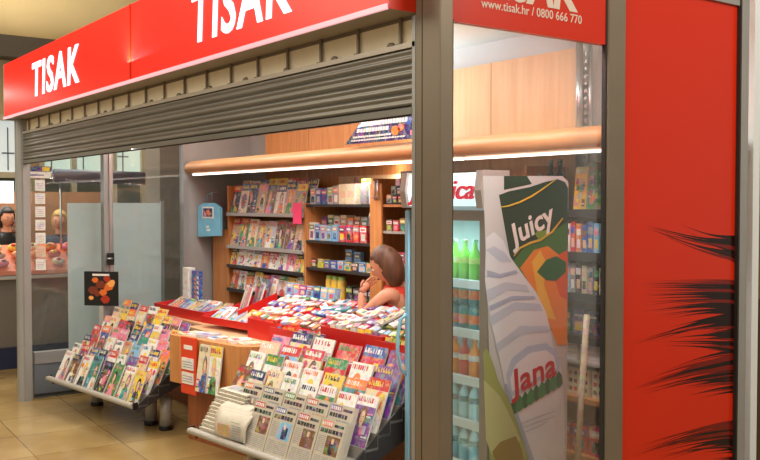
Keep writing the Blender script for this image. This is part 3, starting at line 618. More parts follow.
# ------------------------------------------------------------------ wooden desk and counter
d = thing('service_desk', 'low honey wood service desk with rounded corner between the two racks', 'desk', (.50, 3.53, 0), (0, 0, math.radians(10)))
def arc(cx, cy, r, a0, a1, n=8): return [(cx+r*math.cos(math.radians(a0+(a1-a0)*k/n)), cy+r*math.sin(math.radians(a0+(a1-a0)*k/n))) for k in range(n+1)]
out = arc(.03, -.03, .03, 180, 90, 4)+[(.26, 0), (.26, -.93)]+arc(.16, -.77, .16, -90, -180)
MB().prism(out, 'z', .42, .740, WOOD, True).build('upper_body', d)
MB().prism(out, 'z', .740, .755, WOOD, True).build('desk_top', d)
MB().box(.10, .24, -.84, -.1, 0, .42, WOODD).build('plinth', d)
MD = Matrix.Translation((.50, 3.53, 0)) @ Matrix.Rotation(math.radians(10), 4, 'Z')
for i in range(7):
    c1 = ['cream', 'white', 'silver', 'white', 'peach', 'white', 'cream'][i]; m = MB(); m.box(-.07, .07, -.055, .055, 0, .012+.006*(i % 3), C(c1)); z = .0128+.006*(i % 3)
    m.poly([(-.05, -.04, z), (.0, -.04, z), (.0, .04, z), (-.05, .04, z)], C(['red', 'grey', 'purple', 'blue', 'brown', 'red', 'grey'][i])); o = m.build('leaflet_pile')
    o.matrix_world = MD @ Matrix.Translation((.12, -.09-i*.118, .7555)) @ Matrix.Rotation(R.uniform(-.3, .3), 4, 'Z')
    tag(o, '%s leaflet pile lying on the wooden desk, %s' % (c1, place(i, 7, 'glass end', 'rounded corner')), 'leaflets', 'leaflet piles on the wooden desk')
c_ = thing('sales_counter', 'brown wood sales counter under the red trays and sloping display', 'counter')
m = MB(); m.box(1.06, 1.40, 1.16, 5.2, 0, .70, WOODD); m.box(.96, 1.06, 2.95, 4.1, 0, .70, WOODD); m.box(.955, 1.06, 1.16, 2.62, 0, .70, WOODD); m.build('counter_body', c_)
m = MB(); m.box(.945, 1.42, 1.14, 2.66, .70, .72, WOODP); m.box(1.04, 1.42, 2.66, 5.22, .70, .72, WOODP); m.box(.90, 1.04, 2.9, 4.1, .70, .72, WOODP); m.build('counter_top', c_)
m = MB(); m.prism([(1.02, .72), (1.40, .72), (1.40, 1.03), (1.02, .86)], 'y', 1.25, 3.3, REDP); m.build('display_slope', c_)
# paper holder and magazines on the desk front
h = thing('leaflet_holder', 'red and white leaflet holder hanging on the front of the wooden desk', 'holder', (.50, 3.53, 0), (0, 0, math.radians(10)))
yA, yB = -.20, -.38
MB().box(-.026, -.012, yB, yA, .37, .765, mat('orange_red_card', (216, 66, 34), .4)).build('backboard', h)
for z in (.44, .54): MB().box(-.034, -.026, yB+.02, yA-.02, z, z+.08, C('white')).build('leaflet', h)
for z in (.455, .555):
    m = MB()
    for k in range(3): m.box(-.0355, -.034, yB+.03, yA-.03, z+k*.018, z+.006+k*.018, C('grey'))
    m.build('printed_lines', h)
MB().box(-.029, -.026, yB+.04, yA-.04, .68, .71, C('white')).build('title_strip', h)
for i, (y, c, ms) in enumerate(((-.50, 'cream', 'black'), (-.62, 'white', 'yellow'), )):
    magazine(MD @ Vector((-.075+.01*i, y, .42)), .17+.05*i, .14, .12, .32, .01, 'upright before the desk, %s the red leaflet holder' % ('next to' if i == 0 else 'second from'), 'magazines before the desk', c, ms)

# ------------------------------------------------------------------ trays
def tray(name, label, loc, yaw, L_, D, h0=.06, tilt=.0, h1=None):
    t = thing(name, label, 'tray', loc, (0, -tilt, yaw)); h1 = h1 or h0
    MB().box(0, D, -L_, 0, 0, .008, REDP).build('tray_floor', t)
    MB().box(-.008, 0, -L_, 0, -.0, h0, REDP).build('front_lip', t)
    m = MB(); m.prism([(0, 0), (D, 0), (D, h1), (0, h0)], 'y', -.008, 0, REDP); m.build('side_wall', t)
    m = MB(); m.prism([(0, 0), (D, 0), (D, h1), (0, h0)], 'y', -L_, -L_+.008, REDP); m.build('side_wall', t)
    return t
t1 = tray('display_tray', 'red tray of folded papers at the glass end of the counter', (1.06, 5.12, .722), .05, .93, .30, .085, .10, .08)
t2 = tray('display_tray', 'red tray of light blue papers just behind the rounded wooden desk', (.98, 3.98, .757), .13, 1.0, .28, .055, .10, .07)
t3 = tray('display_tray', 'red tray of sweets behind the fridge rack, nearest the desk', (.93, 2.80, .722), .05, .60, .09, .135, .0, .10)
t4 = tray('display_tray', 'raised red tray of sweets in the middle behind the fridge rack', (.955, 2.19, .722), .04, .62, .06, .205, .0)
t6 = tray('display_tray', 'red tray of sweets behind the fridge rack, nearest the fridge', (.92, 1.56, .722), .04, .38, .09, .195, .0, .12)
def flatmag(mtx, w, h, t, where, grp, bgc=None, noun='magazine'):
    bgc = bgc or R.choice(BGS); ms = R.choice([c for c in MASTS if c != bgc]); m = MB(); m.box(0, t, -w/2, w/2, 0, h, PAPER); cover(m, w, h, bgc, ms, R)
    o = m.build(noun if noun != 'comic' else 'comic'); o.matrix_world = mtx; tag(o, '%s %s with %s masthead, %s' % (bgc, noun, ms, where), noun, grp)
def tmtx(t): return Matrix.Translation(t.location) @ t.rotation_euler.to_matrix().to_4x4()
for i in range(10):
    Mx = tmtx(t1) @ Matrix.Translation((.03, -.06-i*.097, .012)) @ Matrix.Rotation(R.uniform(-.25, .25), 4, 'Z') @ Matrix.Rotation(math.radians(66), 4, 'Y') @ Matrix.Rotation(0, 4, 'X')
    flatmag(Mx, .085, .25, .018+.004*(i % 3), 'red tray near glass, %s' % place(i, 10, 'glass', 'desk'), 'papers in the red tray near the glass', R.choice(['light blue', 'blue', 'white', 'white', 'silver', 'yellow', 'cream', 'orange', 'light blue']))
for i in range(8):
    Mx = tmtx(t2) @ Matrix.Translation((.02, -.065-i*.122, .012)) @ Matrix.Rotation(R.uniform(-.2, .2), 4, 'Z') @ Matrix.Rotation(math.radians(64), 4, 'Y')
    flatmag(Mx, .1, .2, .016+.004*(i % 3), 'red tray behind the desk, %s' % place(i, 8, 'glass', 'fridge'), 'papers in the red tray behind the desk', ['light blue', 'white', 'light blue', 'silver', 'light blue', 'teal', 'lime', 'light blue'][i])
# packs ------------------------------------------------------------------
def pack(m, w, d, h, c1, c2, c3):
    m.box(-d/2, d/2, -w/2, w/2, 0, h, C(c1)); x = -d/2-.0006
    m.poly([(x, w/2, h*.62), (x, -w/2, h*.62), (x, -w/2, h*.88), (x, w/2, h*.88)], C(c2))
    m.poly([(x, w*.32, h*.12), (x, -w*.32, h*.12), (x, -w*.3, h*.5), (x, w*.3, h*.5)], C(c3))
    m.poly([(x-.0004, w*.36, h*.70), (x-.0004, -w*.3, h*.70), (x-.0004, -w*.3, h*.8), (x-.0004, w*.36, h*.8)], C('white' if c2 != 'white' else 'red'))
    z = h+.0006; m.poly([(-d*.35, -w*.4, z), (d*.35, -w*.4, z), (d*.35, w*.4, z), (-d*.35, w*.4, z)], C(c2))
def packs(name, noun, base, n, step, w, d, h, cols, where, ends, grp, yaw=0, lean=0, jit=.02, wv=.15, cat=None):
    """n packs from base along -y"""
    for i in range(n):
        c1, c2, c3 = (R.choice(cols), R.choice(list(PAL)), R.choice(list(PAL)))
        if c2 == c1: c2 = 'white' if c1 != 'white' else 'red'
        m = MB(); pack(m, w*R.uniform(1-wv, 1), d, h*R.uniform(1-wv, 1+wv*.3), c1, c2, c3)
        o = m.build(name); o.location = (base[0]+math.sin(yaw)*step*i, base[1]-math.cos(yaw)*step*i, base[2]); o.rotation_euler = (0, lean, yaw+R.uniform(-jit, jit))
        tag(o, '%s %s with %s band, %s, %s' % (c1, noun, c2, where, place(i, n, *ends)), cat or noun.split()[-1], grp)
SW = ['red', 'orange', 'tan', 'yellow', 'pink', 'brown', 'silver', 'purple', 'cream', 'brown', 'red']
packs('sweet_pack', 'sweet pack', (.975, 2.77, .735), 8, .07, .062, .04, .14, SW+['brown', 'red', 'red'], 'desk-end sweet tray', ('desk', 'fridge'), 'sweets in the tray nearest the desk', .05, .25)
packs('sweet_pack', 'sweet pack', (.985, 2.16, .735), 8, .073, .064, .03, .215, SW+['red', 'brown'], 'middle sweet tray', ('desk', 'fridge'), 'sweets in the raised middle tray', .04, .25)
packs('sweet_pack', 'sweet pack', (.965, 1.53, .735), 5, .072, .066, .04, .20, ['lime', 'yellow', 'lime', 'white', 'black', 'yellow'], 'fridge-end sweet tray', ('desk', 'fridge'), 'sweets in the tray nearest the fridge', .04, .25)
# flat packs lying on the display slope
RW = ['front', 'second', 'third', 'fourth', 'rear']
for r_ in range(5):
    n = 17; xx = 1.06+r_*.072; zz = .86+(xx-1.02)*.447+.002
    cols_ = [SW+['red', 'red', 'orange'], ['silver', 'grey', 'light blue', 'red', 'white', 'tan', 'brown'], ['white', 'purple', 'grey', 'red', 'silver', 'peach', 'blue'], ['white', 'cream', 'teal', 'light blue', 'brown', 'silver'], ['tan', 'silver', 'green', 'light blue', 'purple', 'red']][r_]
    for i in range(n):
        c1 = R.choice(cols_) if i < 13 or r_ > 2 else R.choice(['lime', 'yellow', 'cream', 'black', 'green']); c2 = R.choice([c for c in PAL if c != c1]); m = MB(); w_, d_, h_ = R.uniform(.085, .125), R.uniform(.05, .075), R.uniform(.010, .024)
        m.bbox(-d_/2, d_/2, -w_/2, w_/2, 0, h_, C(c1), .003); z = h_+.0006
        m.poly([(-d_*.3, -w_*.42, z), (d_*.3, -w_*.42, z), (d_*.3, -w_*.05, z), (-d_*.3, -w_*.05, z)], C(c2)); m.poly([(-d_*.35, w_*.05, z), (d_*.1, w_*.05, z), (d_*.1, w_*.4, z), (-d_*.35, w_*.4, z)], C('white' if c1 != 'white' else 'red'))
        o = m.build('sweet_bar'); o.matrix_world = Matrix.Translation((xx, 3.22-i*.114+R.uniform(-.01, .01), zz)) @ Matrix.Rotation(-.42, 4, 'Y') @ Matrix.Rotation(R.uniform(-.5, .5), 4, 'Z')
        tag(o, '%s flat sweet packet, %s row of display slope, %s' % (c1, RW[r_], place(i, n, 'desk', 'fridge')), 'packet', 'packets on the display slope')
packs('tissue_pack', 'tissue pack', (1.36, 3.24, 1.02), 7, .095, .088, .05, .085, ['light blue', 'purple', 'blue', 'light blue', 'pink', 'light blue'], 'back edge of display slope', ('desk', 'seller'), 'packs at the back of the display slope', 0, .12)
packs('chewing_gum_box', 'gum box', (.905, 2.36, .80), 6, .05, .045, .012, .085, ['pink', 'purple', 'white', 'tan', 'purple'], 'front of middle sweet tray', ('desk', 'fridge'), 'gum boxes before the middle tray', .04, 0, 0)
# magazines fanned on the counter end in front of the seller
for i in range(5):
    Mx = Matrix.Translation((1.16-.012*i, 1.86-i*.14, .965)) @ Matrix.Rotation(-.4, 4, 'Z') @ Matrix.Rotation(math.radians(64), 4, 'Y')
    flatmag(Mx, .13, .22, .012, 'counter before the seller, %s' % place(i, 5, 'seller', 'fridge'), 'magazines fanned before the seller', ['cream', 'white', 'peach', 'cream', 'light blue'][i])
# red sloped box with magazines standing at the back
t5 = thing('magazine_box', 'red sloping box holding upright magazines on the counter behind the desk tray', 'box', (1.26, 4.0, .78), (0, 0, -.35))
m = MB(); m.prism([(0, 0), (.3, 0), (.3, .22), (0, .09)], 'y', -.008, 0, REDP); m.build('side_wall', t5)
m = MB(); m.prism([(0, 0), (.3, 0), (.3, .22), (0, .09)], 'y', -.36, -.352, REDP); m.build('side_wall', t5)
MB().box(0, .3, -.352, -.008, 0, .008, REDP).build('box_floor', t5); MB().box(-.006, 0, -.36, 0, 0, .09, REDP).build('front_lip', t5)
T5 = tmtx(t5)
for i in range(3):
    for j in range(2):
        Mx = T5 @ Matrix.Translation((.03+.1*i, -.098-j*.165, .01+.03*i)) @ Matrix.Rotation(.3, 4, 'Y')
        flatmag(Mx, .15, .26, .012, 'red sloping box, %s row, %s side' % (['front', 'middle', 'rear'][i], ['glass', 'seller'][j]), 'magazines in the red sloping box', ['white', 'pink', 'red', 'silver', 'purple', 'cream'][i*2+j])
# blue book display
b5 = thing('book', 'bright blue standing book with orange and white cover beside white box', 'book', (1.30, 4.88, .80), (0, 0, 0))
MB().box(0, .03, -.16, 0, 0, .30, C('blue')).build('cover', b5)
m = MB(); text_mb('W', .13, C('orange'), frame((-.002, -.04, .08), (0, 0, 1), (0, 1, 0)), offset=.004) if False else None
for (a, z0, z1, c) in ((-.07, .06, .25, 'orange'), (-.125, .05, .27, 'white')):
    for k in range(5): m.prism([(a-.018, z0+(z1-z0)*k/5), (a+.018, z0+(z1-z0)*(k+.2)/5), (a+.018, z0+(z1-z0)*(k+.75)/5), (a-.018, z0+(z1-z0)*(k+.6)/5)], 'x', -.002, 0, C(c))
m.build('lettering', b5)
tag(MB().bbox(1.28, 1.35, 4.91, 5.03, .80, 1.12, C('white')).build('white_box'), 'plain white upright box beside the bright blue standing book', 'box')

# ------------------------------------------------------------------ back shelves
def board(parent, x0, x1, y0, y1, z0, z1, m, name): return MB().box(x0, x1, y0, y1, z0, z1, m).build(name, parent)
ua = thing('magazine_shelving', 'wall shelving with tilted magazine ledges beside the grey end wall', 'shelving')
board(ua, 1.76, 1.80, 5.09, 5.40, 0, 1.45, WOOD, 'side_board'); board(ua, 1.76, 2.12, 5.065, 5.09, 0, 1.86, WOOD, 'side_board')
board(ua, 2.10, 2.13, 3.72, 5.065, 0, 1.92, WOOD, 'back_board')
for z in (1.60, 1.30, 1.12, .90, .66):
    sl = MB(); sl.box(1.74, 2.10, 3.72, 5.065, z-.014, z, GSHELF); sl.box(1.735, 1.75, 3.72, 5.065, z-.018, z+.012, GSHELF if z > 1.2 else DSHELF); sl.build('ledge', ua)
SHN = {1.60: 'top ledge', 1.30: 'second ledge', 1.12: 'third ledge', .90: 'fourth ledge'}
for z, n, h_, x_, tl in ((1.60, 8, .28, 1.76, .2), (1.60, 8, .28, 1.83, .2), (1.30, 8, .27, 1.76, .2), (1.12, 9, .165, 1.76, .2), (.90, 9, .19, 1.76, .2)):
    rear = x_ > 1.8; wd = 1.32/n
    for i in range(n):
        bgc = None; ms = None
        if z == 1.12: bgc = ['yellow', 'white', 'white', 'white', 'orange', 'white', 'white', 'pink', 'yellow'][i]; ms = ['black', 'grey' if 0 else 'pink', 'red', 'blue', 'red', 'red', 'green', 'red', 'black'][i]
        elif z >= 1.3: bgc = R.choice(['grey', 'tan', 'silver', 'green', 'brown', 'white', 'grey', 'dark blue', 'cream', 'tan'])
        magazine((x_, 5.05-wd*(i+.5)+(.05 if rear else 0)*-1, z+(.05 if rear else .001)), 0, tl, wd*.95, h_*R.uniform(.9, 1), .008, '%s%s, %s' % ('behind on ' if rear else '', SHN[z], place(i, n, 'grey wall', 'divider')), 'magazines on the wall shelving', bgc, ms)
tag(MB().box(1.715, 1.722, 3.69, 3.82, 1.53, 1.70, mat('pink_card', (240, 70, 120), .5)).box(1.722, 1.745, 3.70, 3.81, 1.58, 1.60, GSHELF).build('price_card'), 'bright pink price card clipped to the top magazine ledge', 'card')

ub = thing('goods_shelving', 'wooden wall shelving of small goods between magazines and seller', 'shelving')
board(ub, 1.76, 2.10, 3.69, 3.72, 0, 1.70, WOOD, 'side_board'); board(ub, 2.10, 2.13, 2.78, 3.72, 0, 1.92, WOODP, 'back_board'); board(ub, 1.76, 2.12, 2.755, 2.78, 0, 1.88, WOOD, 'side_board')
board(ub, 2.085, 2.10, 2.78, 3.69, 0, 1.69, WOODD, 'inner_back')
BZ = [1.69, 1.40, 1.18, .93]
for z in BZ: board(ub, 1.76, 2.085, 2.78, 3.69, z-.02, z, DSHELF, 'shelf')
board(ub, 1.745, 1.76, 2.63, 2.77, 0, 1.84, WOOD, 'divider_panel')
# jars, boxes, tins on the top shelf
def jar(loc, c, lid, h, r, label):
    t = thing('storage_jar', label, 'jar', loc, group='jars on the goods shelving'); m = MB(); m.lathe([(r*.9, 0), (r, .01), (r, h*.8), (r*.8, h*.88)], C(c), 14); m.build('jar_body', t); m = MB(); m.lathe([(r*.84, h*.86), (r*.84, h), (r*.7, h*1.01)], C(lid), 14); m.build('lid', t)
top = [('black', 'silver'), ('blue', 'white'), ('silver', 'blue'), ('silver', 'light blue'), ('black', 'grey')]
packs('tin_box', 'tin box', (1.84, 3.63, 1.691), 5, .085, .078, .1, .14, ['black', 'silver', 'silver', 'blue', 'grey'], 'top goods shelf', ('magazines', 'cream cartons'), 'tins on the top goods shelf')
for i in range(2): 
    m = MB(); m.bbox(-.05, .05, -.055, .055, 0, .155, C('cream')); m.box(-.051, -.05, -.04, .04, .05, .1, C('peach')); o = m.build('carton'); o.location = (1.84, 3.20-i*.115, 1.691)
    tag(o, 'tall cream carton on top goods shelf, %s' % ['nearer the tins', 'nearer the yellow-lidded jar'][i], 'carton', 'cream cartons')
jar((1.84, 2.955, 1.691), 'grey', 'yellow', .19, .045, 'dark grey jar with yellow lid on the top goods shelf')
jar((1.84, 2.86, 1.691), 'silver', 'silver', .12, .035, 'small silver jar with silver lid beside the yellow-lidded jar')
# figurine-like brown cone on wall
m = MB(); m.lathe([(.035, 0), (.03, .02), (.012, .09), (.004, .11)], C('brown'), 10); o = m.build('incense_cone'); o.location = (2.02, 3.35, 1.80)
bx = MB().box(1.97, 2.07, 3.29, 3.41, 1.691, 1.80, C('brown')).build('brown_box'); tag(bx, 'brown box behind the tin boxes on the top goods shelf', 'box'); tag(o, 'small brown cone standing on the brown box', 'ornament')
packs('gift_box', 'gift box', (1.95, 3.64, 1.401), 8, .095, .085, .09, .21, ['cream', 'orange', 'red', 'white', 'tan', 'cream', 'silver', 'purple'], 'rear of second goods shelf', ('magazines', 'divider'), 'tall boxes on the second goods shelf')
packs('card_pack', 'card pack', (1.82, 3.655, 1.401), 5, .085, .078, .05, .135, ['light blue', 'white', 'light blue', 'silver'], 'second goods shelf', ('magazines', 'red packs'), 'pale packs on the second goods shelf')
packs('toy_pack', 'toy pack', (1.82, 3.215, 1.401), 4, .095, .088, .05, .13, ['red'], 'second goods shelf', ('pale packs', 'blue pennants'), 'red packs on the second goods shelf')
for i in range(3):
    m = MB(); m.prism([(2.83+.0+i*.022, 1.405), (2.85+i*.022, 1.405), (2.855+i*.022, 1.62), (2.835+i*.022, 1.64)], 'x', 1.80+.02*i, 1.81+.02*i, C('dark blue')); m.box(1.795+.02*i, 1.8+.02*i, 2.83+i*.022, 2.85+i*.022, 1.60, 1.625, C('white'))
    tag(m.build('pennant'), 'dark blue pennant on second goods shelf, %s' % ['nearest the divider', 'middle of three', 'farthest from the divider'][i], 'pennant', 'dark blue pennants')
packs('snack_box', 'snack box', (1.84, 3.64, 1.181), 9, .097, .088, .07, .07, ['orange', 'yellow', 'blue', 'light blue', 'tan', 'black', 'yellow'], 'third goods shelf', ('magazines', 'divider'), 'snack boxes on the third goods shelf')
packs('cellophane_bag', 'gift bag', (1.93, 3.3, 1.181), 2, .12, .1, .03, .16, ['light blue', 'silver'], 'behind on third goods shelf', ('magazines', 'divider'), 'bags on the third goods shelf')
for i in range(3):
    jar((1.84, 3.45-i*.085, .931), 'yellow', 'lime', .19, .037, 'yellow plastic bottle on the lowest seen goods shelf, %s' % ['nearest the magazines', 'middle of three', 'nearest the dark boxes'][i])
packs('dark_box', 'dark box', (1.88, 3.17, .931), 4, .1, .09, .1, .13, ['black', 'brown', 'black'], 'lowest seen goods shelf', ('yellow bottles', 'divider'), 'dark boxes on the lowest seen goods shelf')

uc = thing('tobacco_shelving', 'wooden wall shelving of dark packets above the seller', 'shelving')
board(uc, 1.76, 2.12, 1.20, 1.225, 0, 1.92, WOOD, 'side_board'); board(uc, 2.10, 2.13, 1.225, 2.755, 0, 1.92, WOOD, 'back_board'); board(uc, 1.91, 1.93, 2.12, 2.62, 1.69, 1.93, BLACK, 'tobacco_panel')
for z, mm in ((1.69, WOOD), (1.50, GSHELF), (1.27, GSHELF), (1.0, WOOD), (.75, WOOD)): board(uc, 1.76, 2.10, 1.225, 2.75, z-.018, z, mm, 'shelf')
n_ = 0
for r_, z in enumerate((1.70, 1.762, 1.824)):
    board(uc, 1.765+.04*r_, 1.83+.04*r_, 2.12, 2.62, z-.008, z-.001, BLACK, 'step')
    packs('tobacco_packet', 'tobacco packet', (1.79+.04*r_, 2.585, z), 7, .068, .06, .022, .058, ['black', 'dark blue', 'black', 'grey', 'red', 'black'], 'black %s step' % ['lower', 'middle', 'upper'][r_], ('divider', 'fridge'), 'packets on the black steps', 0, 0)
packs('tobacco_packet', 'tobacco packet', (1.785, 2.575, 1.501), 12, .08, .066, .025, .09, ['red', 'red', 'brown'], 'white-edged upper shelf', ('divider', 'fridge'), 'red packets above the seller')
packs('tobacco_packet', 'cigarette carton', (1.785, 2.575, 1.271), 12, .08, .07, .04, .09, ['white', 'red', 'silver', 'white'], 'white-edged lower shelf', ('divider', 'fridge'), 'cartons behind the seller')
for i in range(2):
    m = MB(); m.tube([(1.735, 2.70-i*.04, 1.72+.0), (1.735, 2.70-i*.04, 1.86)], .006, STEEL, 8); m.tube([(1.735, 2.70-i*.04, 1.74), (1.70, 2.70-i*.04, 1.745)], .004, STEEL, 6)
    tag(m.build('hook_rod'), 'short steel hook rod on the wooden divider, %s' % ['nearer the yellow-lidded jar', 'nearer the tobacco'][i], 'hook', 'hook rods')

ue = thing('book_shelving', 'wall shelving with dark shelf edges behind the fridge and side window', 'shelving')
board(ue, 1.76, 2.12, .10, .125, 0, 1.94, WOOD, 'side_board'); board(ue, 2.10, 2.13, .125, 1.20, 0, 1.94, WOODP, 'back_board'); 
EZ = [1.665, 1.425, 1.195, .96, .62, .3]
for z in EZ[:4]: MB().box(1.755, 2.10, .125, 1.20, z-.045, z, DSHELF).build('shelf', ue)
for z in EZ[4:]: MB().box(1.74, 2.10, .125, 1.20, z-.03, z, WOOD).build('shelf', ue)
MB().box(1.755, 2.1, .125, 1.2, .80, .815, GSHELF).build('shelf', ue)
def books(z, n, h_, cols, where, grp, y0=1.18, pit=.095):
    for i in range(n):
        wd = pit*R.uniform(.86, .95); magazine((1.78, y0-pit*(i+.5), z+.001), 0, .1, wd, h_*R.uniform(.85, 1.05), .02, '%s, %s' % (where, place(i, n, 'seller', 'red panel')), grp, R.choice(cols), noun='comic' if False else 'magazine')
books(1.665, 7, .25, ['light blue', 'yellow', 'green', 'white', 'red', 'silver', 'orange'], 'top shelf behind fridge', 'magazines on the shelf behind the fridge', .86, .104)
def spines(z, n, h_, cols, where, y0=1.18, pit=.042):
    for i in range(n):
        c1 = R.choice(cols); c2 = R.choice([c for c in PAL if c != c1]); wd = pit*R.uniform(.8, .96); h2 = h_*R.uniform(.82, 1.0); m = MB(); m.box(0, .14, -wd/2, wd/2, 0, h2, C(c1)); m.box(.002, .139, -wd/2+.003, wd/2-.003, h2, h2+.0006, PAPER)
        m.box(-.0008, 0, -wd*.4, wd*.4, h2*.6, h2*.82, C(c2)); m.box(-.0008, 0, -wd*.3, wd*.3, h2*.15, h2*.45, C(R.choice(['white', 'black', 'yellow', 'peach'])))
        o = m.build('book'); o.location = (1.78, y0-pit*(i+.5), z+.001); tag(o, '%s book with %s spine title, %s, %s' % (c1, c2, where, place(i, n, 'seller', 'red panel')), 'book', 'books on the '+where)
BC = ['blue', 'light blue', 'red', 'brown', 'white', 'grey', 'black', 'orange', 'teal', 'cream', 'silver']
spines(1.425, 16, .175, BC, 'second shelf behind fridge', 1.0); spines(1.195, 16, .175, BC, 'third shelf behind fridge', 1.0)
packs('toy_box', 'toy bag', (1.85, .95, .961), 7, .105, .09, .05, .14, ['green', 'red', 'brown', 'dark blue', 'purple'], 'fourth shelf behind fridge', ('seller', 'red panel'), 'toys on the fourth shelf')
for s_ in range(3):
    for k in range(4):
        m = MB(); m.box(-.09, .09, -.115, .115, 0, .027, C('white')); m.box(-.0905, -.09, -.11, .11, .011, .013, C('grey')); o = m.build('paper_ream'); o.location = (1.88, .94-.255*s_, .816+.0275*k)
        tag(o, 'white paper ream, %s stack, %s' % (['seller end', 'middle', 'red panel end'][s_], ['bottommost', 'second from bottom', 'second from top', 'topmost'][k]), 'paper', 'reams on the shelf behind the fridge')
for i in range(4):
    m = MB(); m.bbox(-.08, .08, -.10, .10, 0, .15, C('cream'))
    for r_ in range(3):
        for c in range(5): m.box(-.0808, -.08, -.085+c*.037, -.063+c*.037, .02+r_*.045, .042+r_*.045, C(['brown', 'black', 'red'][(r_+c) % 3]))
    o = m.build('patterned_box'); o.location = (1.87, 1.05-.215*i, .621); tag(o, 'cream box with dark check pattern on the low wooden shelf, %s' % place(i, 4, 'seller', 'red panel'), 'box', 'checked boxes')
packs('snack_bag', 'snack bag', (1.82, 1.05, .301), 7, .13, .12, .09, .16, ['red', 'white', 'red', 'blue'], 'lowest wooden shelf', ('seller', 'red panel'), 'bags on the lowest wooden shelf')
# dark bottles on the shelf above the fridge
def wine(loc, label):
    t = thing('wine_bottle', label, 'bottle', loc, group='dark bottles above the fridge'); r = .036; m = MB(); m.lathe([(r*.9, 0), (r, .01), (r, .16), (r*.8, .19), (r*.36, .22), (r*.34, .27)], mat('dark_bottle_glass', (24, 34, 24), .12), 14); m.build('glass_body', t); m = MB(); m.lathe([(r*.4, .255), (r*.4, .285)], C('black'), 12); m.build('cap', t)
for i, px in enumerate((551, 560)): p = at(px, 170, 'x', 1.82); wine((1.82, p.y, 1.666), 'dark bottle standing above the fridge, %s' % ['nearer the seller', 'nearer the side window'][i])
for i, px in enumerate((507, 521, 536)):
    p = at(px, 170, 'x', 1.82); m = MB(); m.lathe([(.03, 0), (.03, .13), (.014, .17), (.012, .21)], C(['brown', 'tan', 'silver'][i]), 12); o = m.build('small_bottle'); o.location = (1.82, p.y if p.y < 1.15 else 1.15-.1*i*0, 1.666); tag(o, '%s small bottle on the shelf above the fridge' % ['brown', 'tan', 'silver'][i], 'bottle', 'small bottles above the fridge')
tag(MB().tube([(1.56, .64, 0), (1.46, .47, 1.13)], .016, C('cream'), 10).build('poster_tube'), 'long cream cardboard tube leaning behind the fridge', 'tube')

# blue bag at the grey wall
bb = thing('carrier_bag', 'light blue carrier bag with printed picture hanging by the grey wall', 'bag', (1.66, 5.26, 1.375), (0, 0, .12))
LB = mat('light_blue_film', (120, 190, 220), .3, var=.12, scale=6, bump=.3)
m = MB(); m.prism([(-.19, 0.02), (.19, 0), (.18, .29), (.09, .325), (-.08, .325), (-.195, .28)], 'x', -.015, .015, LB); m.build('bag_body', bb)
m = MB(); m.prism([(-.09, .18), (.10, .18), (.10, .29), (-.09, .29)], 'x', -.018, -.015, C('white')); m.prism([(-.075, .195), (.085, .195), (.085, .275), (-.075, .275)], 'x', -.020, -.018, C('dark blue')); m.prism([(-.05, .21), (.0, .21), (.03, .25), (-.02, .265)], 'x', -.022, -.020, C('orange')); m.prism([(.02, .205), (.07, .21), (.06, .25)], 'x', -.022, -.020, C('pink')); m.build('printed_picture', bb)
m = MB(); m.prism([(-.03, .06), (.03, .06), (.03, .08), (-.03, .08)], 'x', -.017, -.015, C('white')); m.prism([(-.01, .09), (.04, .09), (.04, .11), (-.01, .11)], 'x', -.017, -.015, C('white')); m.build('white_print', bb)
m = MB(); m.tube([(0, -.05, .34), (0, -.04, .40), (.02, .0, .42), (0, .04, .40), (0, .05, .34)], .004, LB, 6); m.tube([(.02, 0, .42), (.10, 0, .43)], .004, STEEL, 6); m.build('handle', bb)

# ------------------------------------------------------------------ posters by the end wall
pk = thing('dark_poster', 'dark poster with glowing orange picture standing behind the door rack', 'poster', (.60, 5.22, .80), (0, 0, .75))
m = MB(); m.box(0, .012, -.16, .16, .0, .30, BLACK); m.build('board', pk)
OR = C('orange'); m = MB(); r2 = random.Random(3)
for i in range(16):
    cy, cz, rr = r2.uniform(-.11, .12), r2.uniform(.05, .24), r2.uniform(.02, .05); m.prism([(cy+rr*math.cos(t), cz+rr*.8*math.sin(t)) for t in range(6)], 'x', -.002-.0004*i, 0, [mat('ember_orange', (220, 110, 40), .4), mat('ember_brown', (120, 52, 28), .4), mat('ember_glow', (244, 170, 90), .4), mat('ember_red', (170, 50, 24), .4), mat('ember_brown', (120, 52, 28), .4)][i % 5])
m.prism([(-.08, .262), (.08, .262), (.08, .28), (-.08, .28)], 'x', -.002, 0, C('white')); m.build('printed_picture', pk)
MB().box(.0, .10, -.02, .02, -.8, .0, GSHELF).build('stand', pk)
dh = thing('door_lock', 'black lock box on the post between the glass panes', 'lock', (.765, 5.44, 1.20))
m = MB(); m.bbox(-.03, .03, -.02, .015, -.06, .05, BLACK); m.build('lock_body', dh); m = MB(); m.tube([(0, -.02, .0), (0, -.05, 0), (-.05, -.05, 0)], .008, STEEL); m.build('lever', dh)
